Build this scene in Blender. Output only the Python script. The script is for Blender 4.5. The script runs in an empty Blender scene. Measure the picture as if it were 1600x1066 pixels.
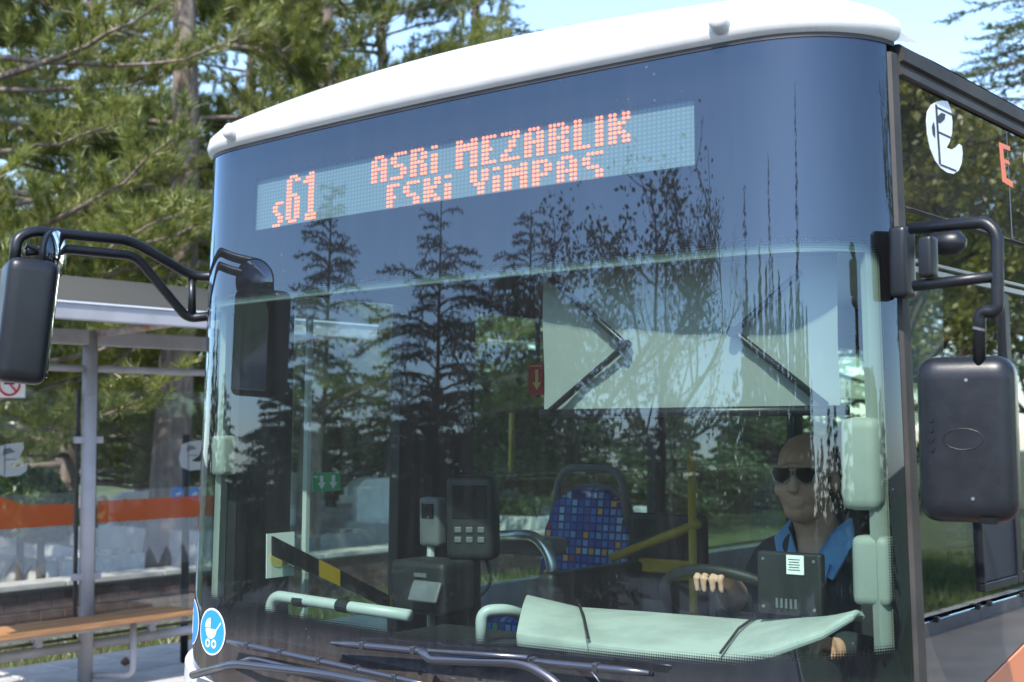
import bpy, bmesh, math, random
import numpy as np
from mathutils import Vector, Matrix
PI = math.pi
R = math.radians
sc = bpy.context.scene
col = sc.collection
# ------------------------------------------------------------------ camera
FPX, PW, PH = 2083.0, 1600.0, 1066.0
CAM = Vector((2.335, -2.53, 1.78))
_y, _p, _r = R(39.24), R(3.76), R(0.3)
FWD = Vector((-math.sin(_y)*math.cos(_p), math.cos(_y)*math.cos(_p), math.sin(_p)))
_rt = Vector((math.cos(_y), math.sin(_y), 0)); _up = _rt.cross(FWD)
RGT = _rt*math.cos(_r) - _up*math.sin(_r); UPV = RGT.cross(FWD)
cam = bpy.data.cameras.new('camera'); camo = bpy.data.objects.new('camera', cam); col.objects.link(camo)
m = Matrix((RGT, UPV, -FWD)).transposed().to_4x4(); m.translation = CAM
camo.matrix_world = m
cam.sensor_width = 36.0; cam.lens = 36.0*FPX/PW; cam.clip_end = 3000; cam.clip_start = 0.05
cam.dof.use_dof = True; cam.dof.focus_distance = 3.6; cam.dof.aperture_fstop = 4.5
sc.camera = camo
# ------------------------------------------------------------------ world and sun
SUN_EL = R(48)
SUN_DIR = Vector((0.36, -0.933, 0)).normalized()          # horizontal direction towards the sun
w = bpy.data.worlds.new('World'); sc.world = w; w.use_nodes = True
nt = w.node_tree; nt.nodes.clear()
sky = nt.nodes.new('ShaderNodeTexSky'); sky.sky_type = 'NISHITA'; sky.sun_disc = False
sky.sun_elevation = SUN_EL; sky.sun_rotation = math.atan2(SUN_DIR.x, SUN_DIR.y)
sky.altitude = 800; sky.air_density = 1.0; sky.dust_density = 1.0; sky.ozone_density = 2.0
bg = nt.nodes.new('ShaderNodeBackground'); bg.inputs['Strength'].default_value = 0.15
wo = nt.nodes.new('ShaderNodeOutputWorld')
nt.links.new(sky.outputs[0], bg.inputs[0]); nt.links.new(bg.outputs[0], wo.inputs[0])
sun = bpy.data.lights.new('sun', 'SUN'); sun.energy = 2.5; sun.angle = R(0.53); sun.color = (1, .95, .87)
suno = bpy.data.objects.new('sun', sun); col.objects.link(suno)
sd_ = Vector((SUN_DIR.x*math.cos(SUN_EL), SUN_DIR.y*math.cos(SUN_EL), math.sin(SUN_EL)))
suno.rotation_euler = sd_.to_track_quat('Z', 'Y').to_euler(); suno.location = (-10, -20, 30)
vs = sc.view_settings
vs.view_transform = 'Standard'; vs.look = 'None'; vs.exposure = 1.52; vs.gamma = 1; vs.use_curve_mapping = False
sc.render.engine = 'CYCLES'
sc.cycles.transparent_max_bounces = 24; sc.cycles.max_bounces = 10; sc.cycles.glossy_bounces = 5
sc.cycles.transmission_bounces = 8; sc.cycles.caustics_reflective = False

# ------------------------------------------------------------------ points measured in the place
def ray(px, py): return FWD + RGT*((px-PW/2)/FPX) - UPV*((py-PH/2)/FPX)
def atY(px, py, Y): d = ray(px, py); return CAM + d*((Y-CAM.y)/d.y)
def atX(px, py, X): d = ray(px, py); return CAM + d*((X-CAM.x)/d.x)
def atZ(px, py, Z): d = ray(px, py); return CAM + d*((Z-CAM.z)/d.z)
def atD(px, py, D): return CAM + ray(px, py)*D

# ------------------------------------------------------------------ materials
MATS = {}
def nodes(name):
    mt = bpy.data.materials.new(name); mt.use_nodes = True; n = mt.node_tree; n.nodes.clear()
    out = n.nodes.new('ShaderNodeOutputMaterial'); MATS[name] = mt
    return mt, n, out
def N(n, t, **kw):
    nd = n.nodes.new('ShaderNode'+t)
    for k, v in kw.items():
        if hasattr(nd, k) and k not in ('inputs',): setattr(nd, k, v)
    return nd
def L(n, a, b): n.links.new(a, b)
def val(n, op, a, b=None, c=None, clamp=False):
    nd = n.nodes.new('ShaderNodeMath'); nd.operation = op; nd.use_clamp = clamp
    for i, v in enumerate((a, b, c)):
        if v is None: continue
        if isinstance(v, (int, float)): nd.inputs[i].default_value = v
        else: L(n, v, nd.inputs[i])
    return nd.outputs[0]
def mixc(n, f, a, b):
    nd = n.nodes.new('ShaderNodeMix'); nd.data_type = 'RGBA'
    for s, v in ((nd.inputs[0], f), (nd.inputs[6], a), (nd.inputs[7], b)):
        if isinstance(v, (int, float)): s.default_value = v
        elif isinstance(v, tuple): s.default_value = (*v[:3], 1)
        else: L(n, v, s)
    return nd.outputs[2]
def smooth(n, x, e0, e1):
    nd = n.nodes.new('ShaderNodeMapRange'); nd.interpolation_type = 'SMOOTHSTEP'
    L(n, x, nd.inputs[0]); nd.inputs[1].default_value = e0; nd.inputs[2].default_value = e1
    nd.inputs[3].default_value = 0; nd.inputs[4].default_value = 1
    return nd.outputs[0]
def noise(n, scale, detail=4, rough=.55, vec=None, dist=0):
    nd = n.nodes.new('ShaderNodeTexNoise'); nd.inputs['Scale'].default_value = scale
    nd.inputs['Detail'].default_value = detail; nd.inputs['Roughness'].default_value = rough
    nd.inputs['Distortion'].default_value = dist
    if vec is not None: L(n, vec, nd.inputs['Vector'])
    return nd.outputs['Fac']
def coords(n, scale=None, kind='Object'):
    tc = n.nodes.new('ShaderNodeTexCoord'); o = tc.outputs[kind]
    if scale:
        mp = n.nodes.new('ShaderNodeMapping'); mp.inputs['Scale'].default_value = scale
        L(n, o, mp.inputs[0]); o = mp.outputs[0]
    return o
def pbr(name, c, rough=.6, metal=0, c2=None, nscale=8, bump=0, bscale=60, spec=.5, stretch=None, emit=None, es=0, coat=0, mid=(.35, .65)):
    mt, n, out = nodes(name)
    b = n.nodes.new('ShaderNodeBsdfPrincipled')
    b.inputs['Base Color'].default_value = (*c, 1); b.inputs['Roughness'].default_value = rough
    b.inputs['Metallic'].default_value = metal; b.inputs['Specular IOR Level'].default_value = spec
    b.inputs['Coat Weight'].default_value = coat
    v = coords(n, stretch)
    if c2 is not None:
        f = smooth(n, noise(n, nscale, 6, .6, v), *mid)
        L(n, mixc(n, f, c, c2), b.inputs['Base Color'])
        rr = val(n, 'MULTIPLY_ADD', noise(n, nscale*2.3, 4, .6, v), .25, rough-.12, clamp=True)
        L(n, rr, b.inputs['Roughness'])
    if bump:
        bp = n.nodes.new('ShaderNodeBump'); bp.inputs['Strength'].default_value = bump; bp.inputs['Distance'].default_value = .01
        L(n, noise(n, bscale, 5, .6, v), bp.inputs['Height']); L(n, bp.outputs[0], b.inputs['Normal'])
    if emit: b.inputs['Emission Color'].default_value = (*emit, 1); b.inputs['Emission Strength'].default_value = es
    L(n, b.outputs[0], out.inputs[0])
    return mt
def fres2(n, ior=1.5, gain=1.0):
    """reflectance of a pane with two surfaces, the same from either side: Schlick, 2R/(1+R)"""
    g = n.nodes.new('ShaderNodeNewGeometry'); dt = n.nodes.new('ShaderNodeVectorMath'); dt.operation = 'DOT_PRODUCT'
    L(n, g.outputs['Normal'], dt.inputs[0]); L(n, g.outputs['Incoming'], dt.inputs[1])
    k = val(n, 'SUBTRACT', 1.0, val(n, 'ABSOLUTE', dt.outputs['Value'])); r0 = ((ior-1)/(ior+1))**2
    f = val(n, 'MULTIPLY_ADD', val(n, 'POWER', k, 5.0), 1-r0, r0)
    return val(n, 'DIVIDE', val(n, 'MULTIPLY', f, 2.0*gain), val(n, 'ADD', f, 1.0), clamp=True)
def shmix(n, f, a, b):
    nd = n.nodes.new('ShaderNodeMixShader')
    if isinstance(f, (int, float)): nd.inputs[0].default_value = f
    else: L(n, f, nd.inputs[0])
    L(n, a, nd.inputs[1]); L(n, b, nd.inputs[2]); return nd.outputs[0]
def bsdf(n, t, c, rough=None):
    nd = n.nodes.new('ShaderNodeBsdf'+t); 
    if isinstance(c, tuple): nd.inputs[0].default_value = (*c[:3], 1)
    else: L(n, c, nd.inputs[0])
    if rough is not None: nd.inputs['Roughness'].default_value = rough
    return nd.outputs[0]
def pane(name, tint, ior=1.5, dust=.03, dustc=(.45, .45, .42), gain=1.0, dscale=2.0):
    mt, n, out = nodes(name)
    g = shmix(n, fres2(n, ior, gain), bsdf(n, 'Transparent', tint), bsdf(n, 'Glossy', (1, 1, 1), 0.0))
    v = coords(n, (1, 1, .35))
    d = val(n, 'MULTIPLY', smooth(n, noise(n, dscale, 6, .65, v), .3, .8), dust*2)
    L(n, shmix(n, d, g, bsdf(n, 'Diffuse', dustc)), out.inputs[0])
    return mt

def windshield_mat():
    """laminated pane with a printed black border; UV = (metres along the arc, height)"""
    mt, n, out = nodes('windshield_glass')
    uv = n.nodes.new('ShaderNodeUVMap'); sp = n.nodes.new('ShaderNodeSeparateXYZ'); L(n, uv.outputs[0], sp.inputs[0])
    u, z = sp.outputs[0], sp.outputs[1]; au = val(n, 'ABSOLUTE', u); ad = val(n, 'ABSOLUTE', val(n, 'SUBTRACT', u, DISP_U))
    # clear field: rounded box, its lower edge sagging to the middle
    def rbox(hw, zc, hh, r, a_=None):
        zz = z
        dx = val(n, 'SUBTRACT', a_ or au, hw-r); dz = val(n, 'SUBTRACT', val(n, 'ABSOLUTE', val(n, 'SUBTRACT', zz, zc)), hh-r)
        mx = val(n, 'MAXIMUM', dx, 0); mz = val(n, 'MAXIMUM', dz, 0)
        o = val(n, 'SQRT', val(n, 'ADD', val(n, 'MULTIPLY', mx, mx), val(n, 'MULTIPLY', mz, mz)))
        i = val(n, 'MINIMUM', val(n, 'MAXIMUM', dx, dz), 0)
        return val(n, 'SUBTRACT', val(n, 'ADD', o, i), r)
    d1 = rbox(1.215, 1.715, .48, .055)
    d1b = val(n, 'SUBTRACT', val(n, 'MULTIPLY_ADD', val(n, 'MULTIPLY', au, au), .04, 1.243), z)     # smile-shaped lower edge
    d1 = val(n, 'MAXIMUM', d1, d1b)
    clear = val(n, 'SUBTRACT', 1.0, smooth(n, d1, -.004, .003))
    # printed dots fading out along the lower edge
    dots = n.nodes.new('ShaderNodeTexVoronoi'); dots.inputs['Scale'].default_value = 170; dots.inputs['Randomness'].default_value = 0
    L(n, uv.outputs[0], dots.inputs['Vector'])
    fade = smooth(n, d1, -.035, .0)
    dotm = val(n, 'LESS_THAN', dots.outputs['Distance'], val(n, 'MULTIPLY', fade, .62))
    clear = val(n, 'MULTIPLY', clear, val(n, 'SUBTRACT', 1.0, dotm))
    d2 = rbox(DISP_HW, DISP_Z, DISP_HH, .002, ad)
    disp = val(n, 'SUBTRACT', 1.0, smooth(n, d2, -.001, .001))
    clear = val(n, 'MAXIMUM', clear, disp)
    fr = fres2(n, 1.5, 1.3)
    refl = bsdf(n, 'Glossy', (.64, .80, 1), 0.0)
    cl = shmix(n, fr, bsdf(n, 'Transparent', (.73, .87, .81)), refl)
    bk = shmix(n, fr, bsdf(n, 'Diffuse', (.006, .007, .009)), refl)
    g = shmix(n, clear, bk, cl)
    # wiped film of road dust: streaks, spots; below it a painted asphalt reflection
    mp = n.nodes.new('ShaderNodeMapping'); mp.inputs['Scale'].default_value = (9, .8, 1); L(n, uv.outputs[0], mp.inputs[0])
    st = smooth(n, noise(n, 3.0, 6, .7, mp.outputs[0]), .35, .85)
    sp2 = n.nodes.new('ShaderNodeTexVoronoi'); sp2.inputs['Scale'].default_value = 26; L(n, uv.outputs[0], sp2.inputs['Vector'])
    spot = val(n, 'LESS_THAN', sp2.outputs['Distance'], val(n, 'MULTIPLY', smooth(n, noise(n, 5, 3, .6, uv.outputs[0]), .45, .8), .15))
    film = val(n, 'SUBTRACT', 1.0, smooth(n, rbox(1.0, 1.9, .70, .10), -.05, .0))
    dust_refl = val(n, 'ADD', val(n, 'MULTIPLY_ADD', st, .013, .004), val(n, 'MULTIPLY', spot, .10))
    dust_refl = val(n, 'ADD', dust_refl, val(n, 'MULTIPLY', film, .008))
    low = val(n, 'SUBTRACT', 1.0, smooth(n, z, 1.13, 1.27)); dust_refl = val(n, 'MULTIPLY_ADD', low, val(n, 'MULTIPLY_ADD', st, .10, .08), dust_refl)  # brown painted in towards the bottom, imitating the road's reflection
    L(n, shmix(n, dust_refl, g, bsdf(n, 'Diffuse', mixc(n, low, (.55, .56, .55), (.46, .37, .31)))), out.inputs[0])
    return mt

def leafmat(name, c1, c2, c3, trans=.35, ns=1.3):
    mt, n, out = nodes(name)
    geo = n.nodes.new('ShaderNodeNewGeometry')
    f = smooth(n, noise(n, ns, 3, .6, coords(n)), .3, .7)
    c = mixc(n, f, c1, c2); c = mixc(n, val(n, 'POWER', geo.outputs['Random Per Island'], 2.5), c, c3)
    a = bsdf(n, 'Diffuse', c); t = bsdf(n, 'Translucent', c)
    s = shmix(n, trans, a, t)
    gl = bsdf(n, 'Glossy', (1, 1, 1), .45)
    L(n, shmix(n, .05, s, gl), out.inputs[0]); return mt

DISP_U, DISP_HW, DISP_Z, DISP_HH = .010, .770, 2.450, .0785
M = {}
M['white'] = pbr('white_paint', (.70, .70, .69), .3, c2=(.60, .60, .58), nscale=3, stretch=(2, 2, .6), coat=.3)
M['black'] = pbr('black_plastic', (.007, .008, .0105), .36, c2=(.010, .011, .014), nscale=14, bump=.06, bscale=400)
M['rubber'] = pbr('rubber_trim', (.030, .027, .025), .5, c2=(.05, .044, .040), nscale=6)
M['blackgloss'] = pbr('black_gloss', (.012, .013, .016), .12, coat=.5)
M['orange'] = pbr('orange_paint', (.78, .26, .12), .3, coat=.3, c2=(.72, .24, .11), nscale=2)
M['cream'] = pbr('cream_trim', (.33, .35, .31), .55, c2=(.28, .30, .27), nscale=5)
M['dash'] = pbr('dash_cover', (.47, .49, .45), .75, c2=(.37, .39, .36), nscale=7, bump=.15, bscale=25)
M['grey'] = pbr('grey_plastic', (.10, .105, .11), .5, c2=(.13, .135, .14), nscale=9)
M['dark'] = pbr('dark_interior', (.010, .011, .012), .55, c2=(.016, .017, .018), nscale=6)
M['floor'] = pbr('bus_floor', (.10, .10, .105), .6, c2=(.14, .14, .14), nscale=40)
M['ceiling'] = pbr('bus_ceiling', (.62, .63, .60), .6, c2=(.58, .59, .57), nscale=3)
M['steel'] = pbr('brushed_steel', (.55, .56, .56), .3, metal=.9)
M['railpaint'] = pbr('pale_rail', (.45, .48, .46), .35)
M['yellow'] = pbr('yellow_rail', (.48, .30, .02), .4)
M['mirror'] = pbr('mirror_glass', (.85, .87, .88), .02, metal=1)
M['chrome'] = pbr('wiper_metal', (.16, .16, .18), .28, metal=.85)
M['emblemwhite'] = pbr('emblem_white', (.78, .80, .83), .4)
M['emblemdark'] = pbr('emblem_dark', (.03, .035, .04), .4)
M['letterorange'] = pbr('letter_orange', (.80, .20, .10), .4)
M['blue'] = pbr('sticker_blue', (.03, .28, .72), .35)
M['red'] = pbr('sign_red', (.55, .02, .03), .4)
M['green'] = pbr('sign_green', (.05, .38, .17), .4)
M['signyellow'] = pbr('sign_yellow', (.85, .62, .20), .5)
M['paper'] = pbr('paper', (.80, .80, .76), .8)
M['led'] = pbr('lit_led', (.25, .06, .03), .6, emit=(1.0, .20, .075), es=1.0)
M['wood'] = pbr('bench_wood', (.45, .235, .10), .55, c2=(.30, .15, .065), nscale=4, stretch=(14, .8, 14), bump=.2, bscale=10)
M['alu'] = pbr('grey_metal_paint', (.42, .41, .43), .45, c2=(.36, .35, .36), nscale=5, spec=.4)
M['rust'] = pbr('rusty_metal', (.45, .42, .42), .6, c2=(.36, .17, .09), nscale=9)
M['canopy'] = None
M['asphalt'] = pbr('asphalt', (.115, .108, .10), .85, c2=(.155, .145, .135), nscale=1.2, bump=.5, bscale=160, spec=.25)
M['kerb'] = pbr('kerb_stone', (.36, .35, .33), .85, c2=(.28, .27, .26), nscale=5, bump=.3)
M['slab'] = pbr('paving_slab', (.50, .48, .45), .8, c2=(.40, .385, .36), nscale=4, bump=.3, bscale=80)
M['soil'] = pbr('soil', (.10, .075, .05), .95, c2=(.075, .09, .03), nscale=1.1, bump=.8, bscale=30)
M['grassbase'] = pbr('grass_ground', (.045, .07, .018), .95, c2=(.075, .095, .025), nscale=1.7, bump=.8, bscale=40)
M['marble'] = pbr('white_marble', (.74, .73, .71), .5, c2=(.60, .59, .58), nscale=4)
M['greystone'] = pbr('grey_granite', (.22, .22, .23), .5, c2=(.32, .32, .33), nscale=30)
M['brick'] = pbr('brown_brick', (.12, .07, .055), .85, c2=(.08, .048, .04), nscale=9, bump=.3)
M['mortar'] = pbr('mortar', (.20, .18, .165), .9, c2=(.15, .14, .13), nscale=20)
M['bark'] = pbr('pine_bark', (.15, .115, .095), .9, c2=(.27, .22, .19), nscale=7, stretch=(2.2, 2.2, .5), bump=1.0, bscale=14)
M['barkdark'] = pbr('dark_bark', (.075, .055, .042), .9, c2=(.12, .095, .075), nscale=9, stretch=(2, 2, .5), bump=.8, bscale=16)
M['navypane'] = pbr('navy_pane', (.008, .012, .026), .5)
M['skin'] = pbr('skin', (.60, .34, .24), .5, c2=(.54, .28, .19), nscale=11)
M['shirt'] = pbr('blue_shirt', (.20, .40, .70), .8, c2=(.16, .34, .62), nscale=9)
M['vest'] = pbr('dark_vest', (.022, .024, .032), .85)
M['hair'] = pbr('cropped_hair', (.12, .10, .085), .8)
M['lens'] = pbr('sunglass_lens', (.01, .01, .012), .04, coat=1)
M['cone'] = pbr('pine_cone', (.16, .09, .05), .9)
M['lamp'] = pbr('marker_lens', (.60, .60, .60), .25, coat=.4)
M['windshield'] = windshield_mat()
M['clearpane'] = pane('window_pane', (.80, .90, .86), dust=.02)
M['doorpane'] = pane('door_pane', (.86, .93, .90), dust=.012)
M['driverpane'] = pane('driver_side_pane', (.62, .68, .66), gain=1.25, dust=.02, dustc=(.30, .29, .27))
M['sidepane'] = pane('tinted_side_pane', (.42, .46, .46), gain=1.25, dust=.02, dustc=(.30, .29, .27))
M['shelterpane'] = pane('shelter_pane', (.93, .95, .94), dust=.035, dustc=(.5, .5, .5))
M['partition'] = pane('partition_pane', (.80, .90, .86), dust=.03)
M['pine'] = leafmat('pine_needles', (.12, .17, .03), (.22, .26, .045), (.36, .35, .095), .45)
M['cedar'] = leafmat('cedar_needles', (.028, .055, .024), (.05, .085, .026), (.085, .12, .035), .2)
M['fir'] = leafmat('fir_needles', (.022, .040, .024), (.04, .065, .03), (.06, .08, .04), .2)
M['brownleaf'] = leafmat('old_leaves', (.09, .06, .03), (.07, .075, .025), (.12, .08, .04), .3)
M['springleaf'] = leafmat('spring_leaves', (.15, .18, .02), (.24, .25, .025), (.34, .33, .05), .5)
M['bush'] = leafmat('bush_leaves', (.05, .10, .02), (.09, .16, .03), (.14, .2, .05), .3, 4)
M['grass'] = leafmat('grass_blades', (.07, .13, .02), (.12, .17, .03), (.2, .2, .06), .4)

def film(name, c, alpha, tr=.5):
    mt, n, out = nodes(name)
    d = shmix(n, tr, bsdf(n, 'Diffuse', c), bsdf(n, 'Translucent', c))
    L(n, shmix(n, alpha, bsdf(n, 'Transparent', (1, 1, 1)), d), out.inputs[0]); return mt
M['orangefilm'] = film('orange_film', (.70, .17, .06), .52)
M['frost'] = film('frosted_film', (.62, .63, .64), .26)
M['etch'] = film('etched_emblem', (.66, .67, .66), .55)
M['canopy'] = film('smoked_canopy', (.15, .15, .135), .85)
M['shade'] = film('sun_blind_fabric', (.42, .44, .42), .96, .4)

def seat_mat():
    mt, n, out = nodes('seat_fabric')
    b = n.nodes.new('ShaderNodeBsdfPrincipled'); b.inputs['Roughness'].default_value = .9
    v = coords(n)
    sx = n.nodes.new('ShaderNodeVectorMath'); sx.operation = 'SCALE'; sx.inputs['Scale'].default_value = 32; L(n, v, sx.inputs[0])
    fl = n.nodes.new('ShaderNodeVectorMath'); fl.operation = 'FLOOR'; L(n, sx.outputs[0], fl.inputs[0])
    sub = n.nodes.new('ShaderNodeVectorMath'); sub.operation = 'MULTIPLY'; sub.inputs[1].default_value = (1, 0, 1); L(n, fl.outputs[0], sub.inputs[0])
    wn = n.nodes.new('ShaderNodeTexWhiteNoise'); wn.noise_dimensions = '3D'; L(n, sub.outputs[0], wn.inputs['Vector'])
    rp = n.nodes.new('ShaderNodeValToRGB'); rp.color_ramp.interpolation = 'CONSTANT'
    cs = [(0, (.03, .09, .38)), (.38, (.06, .20, .58)), (.58, (.16, .36, .62)), (.76, (.30, .50, .70)), (.84, (.80, .36, .06)), (.90, (.04, .34, .18)), (.94, (.35, .05, .07)), (.97, (.02, .03, .12))]
    while len(rp.color_ramp.elements) < len(cs): rp.color_ramp.elements.new(.5)
    for e, (p, c) in zip(rp.color_ramp.elements, cs): e.position = p; e.color = (*c, 1)
    L(n, wn.outputs['Value'], rp.inputs[0])
    fr = n.nodes.new('ShaderNodeVectorMath'); fr.operation = 'FRACTION'; L(n, sx.outputs[0], fr.inputs[0])
    s = n.nodes.new('ShaderNodeSeparateXYZ'); L(n, fr.outputs[0], s.inputs[0])
    def inside(x): return val(n, 'LESS_THAN', val(n, 'ABSOLUTE', val(n, 'SUBTRACT', x, .5)), .36)
    msk = val(n, 'MULTIPLY', inside(s.outputs[0]), inside(s.outputs[2]))
    L(n, mixc(n, msk, (.022, .04, .20), rp.outputs[0]), b.inputs['Base Color']); L(n, b.outputs[0], out.inputs[0]); return mt
M['seat'] = seat_mat()
def led_board_mat():
    mt, n, out = nodes('led_board')
    b = n.nodes.new('ShaderNodeBsdfPrincipled'); b.inputs['Roughness'].default_value = .6
    v = coords(n); s = n.nodes.new('ShaderNodeSeparateXYZ'); L(n, v, s.inputs[0])
    fx = val(n, 'SUBTRACT', val(n, 'FRACT', val(n, 'DIVIDE', s.outputs[0], .0128)), .5); fz = val(n, 'SUBTRACT', val(n, 'FRACT', val(n, 'DIVIDE', s.outputs[2], .0107)), .5)
    d = val(n, 'SQRT', val(n, 'ADD', val(n, 'MULTIPLY', fx, fx), val(n, 'MULTIPLY', fz, fz)))
    L(n, mixc(n, smooth(n, d, .20, .42), (.20, .225, .26), (.14, .17, .205)), b.inputs['Base Color']); L(n, b.outputs[0], out.inputs[0]); return mt
M['ledboard'] = led_board_mat()

# ------------------------------------------------------------------ mesh helpers
class MB:
    def __init__(s): s.v = []; s.f = []; s.uv = None
    def add(s, vs_, fs): o = len(s.v); s.v += [tuple(p) for p in vs_]; s.f += [tuple(i+o for i in f) for f in fs]; return s
    def box(s, c, d, rz=0, mtx=None):
        x, y, z = (k/2 for k in d)
        p = [Vector(q) for q in ((-x,-y,-z),(x,-y,-z),(x,y,-z),(-x,y,-z),(-x,-y,z),(x,-y,z),(x,y,z),(-x,y,z))]
        mt = mtx or Matrix.Rotation(rz, 3, 'Z'); c = Vector(c)
        return s.add([c + mt @ q for q in p], [(0,3,2,1),(4,5,6,7),(0,1,5,4),(1,2,6,5),(2,3,7,6),(3,0,4,7)])
    def tube(s, pts, r, n=10, cap=True):
        pts = [Vector(p) for p in pts]; rs = r if isinstance(r, (list, tuple)) else [r]*len(pts)
        t0 = (pts[1]-pts[0]).normalized(); ref = Vector((0, 0, 1)) if abs(t0.z) < .9 else Vector((1, 0, 0))
        u = t0.cross(ref).normalized(); rings = []
        for i, p in enumerate(pts):
            t = (pts[min(i+1, len(pts)-1)]-pts[max(i-1, 0)]).normalized()
            u = (u - t*u.dot(t)).normalized(); w_ = t.cross(u)
            rings.append([p + (u*math.cos(2*PI*k/n)+w_*math.sin(2*PI*k/n))*rs[i] for k in range(n)])
        vs_ = [q for rg in rings for q in rg]; fs = []
        for i in range(len(pts)-1):
            for k in range(n): k2 = (k+1) % n; fs.append((i*n+k, i*n+k2, (i+1)*n+k2, (i+1)*n+k))
        if cap: fs.append(tuple(range(n-1, -1, -1))); fs.append(tuple((len(pts)-1)*n+k for k in range(n)))
        return s.add(vs_, fs)
    def prism(s, poly, o, ex, ey, ez):
        """polygon in (ex, ey) extruded by vector ez"""
        o, ex, ey, ez = Vector(o), Vector(ex), Vector(ey), Vector(ez); n = len(poly)
        a = [o+ex*p[0]+ey*p[1] for p in poly]; b = [q+ez for q in a]
        fs = [tuple(range(n-1, -1, -1)), tuple(range(n, 2*n))]
        fs += [(k, (k+1) % n, n+(k+1) % n, n+k) for k in range(n)]
        return s.add(a+b, fs)
    def grid(s, rows):
        n = len(rows[0]); vs_ = [p for r in rows for p in r]
        return s.add(vs_, [(i*n+k, i*n+k+1, (i+1)*n+k+1, (i+1)*n+k) for i in range(len(rows)-1) for k in range(n-1)])
    def build(s, name, mat, parent=None, smooth=False, bevel=0, seg=2, fix=True, auto=None):
        me = bpy.data.meshes.new(name); me.from_pydata(s.v, [], s.f)
        if bevel or fix:
            bm = bmesh.new(); bm.from_mesh(me)
            if fix: bmesh.ops.recalc_face_normals(bm, faces=bm.faces)
            if bevel:
                bmesh.ops.bevel(bm, geom=[e for e in bm.edges if len(e.link_faces) == 2 and e.calc_face_angle(0) > .5], offset=bevel, segments=seg, profile=.6, affect='EDGES')
            bm.to_mesh(me); bm.free()
        if smooth or auto: 
            me.polygons.foreach_set('use_smooth', [True]*len(me.polygons))
            if auto or bevel: me.set_sharp_from_angle(angle=R(auto or 40))
        me.materials.append(mat if not isinstance(mat, str) else M[mat])
        o = bpy.data.objects.new(name, me); col.objects.link(o)
        if parent: o.parent = parent; o.matrix_parent_inverse = parent.matrix_world.inverted()
        return o
def empty(name, loc, label=None, cat=None, group=None):
    o = bpy.data.objects.new(name, None); col.objects.link(o); o.location = loc
    o.matrix_world = Matrix.Translation(loc); o.empty_display_size = .2
    if label: tag(o, label, cat, group)
    return o
def tag(o, label, cat, group=None):
    o['label'] = label; o['category'] = cat
    if group: o['group'] = group
    return o
def struct(o): o['kind'] = 'structure'; return o
def bez(pts, n=8, r=.08):
    """polyline with rounded corners"""
    P = [Vector(p) for p in pts]; out = [P[0]]
    for i in range(1, len(P)-1):
        a, b, c = P[i-1], P[i], P[i+1]; d1 = (a-b); d2 = (c-b); rr = min(r, d1.length*.45, d2.length*.45)
        s, e = b+d1.normalized()*rr, b+d2.normalized()*rr
        for k in range(n+1): t = k/n; out.append(s*(1-t)**2 + b*2*t*(1-t) + e*t*t)
    out.append(P[-1]); return out
def circle(c, ex, ey, rx, ry=None, n=28):
    ry = ry or rx; return [(c[0]+rx*math.cos(2*PI*k/n), c[1]+ry*math.sin(2*PI*k/n)) for k in range(n)]
def tris(name, V, mat, parent, per=3):
    """V: (n, per, 3) array of separate faces"""
    V = np.ascontiguousarray(V, dtype=np.float32); n = V.shape[0]
    me = bpy.data.meshes.new(name); me.vertices.add(n*per); me.vertices.foreach_set('co', V.reshape(-1))
    me.loops.add(n*per); me.loops.foreach_set('vertex_index', np.arange(n*per, dtype=np.int32))
    me.polygons.add(n); me.polygons.foreach_set('loop_start', np.arange(0, n*per, per, dtype=np.int32))
    try: me.polygons.foreach_set('loop_total', np.full(n, per, dtype=np.int32))
    except Exception: pass
    me.update(calc_edges=True); me.materials.append(M[mat])
    o = bpy.data.objects.new(name, me); col.objects.link(o)
    if parent: o.parent = parent; o.matrix_parent_inverse = parent.matrix_world.inverted(); o['kind'] = 'stuff'
    return o
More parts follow.
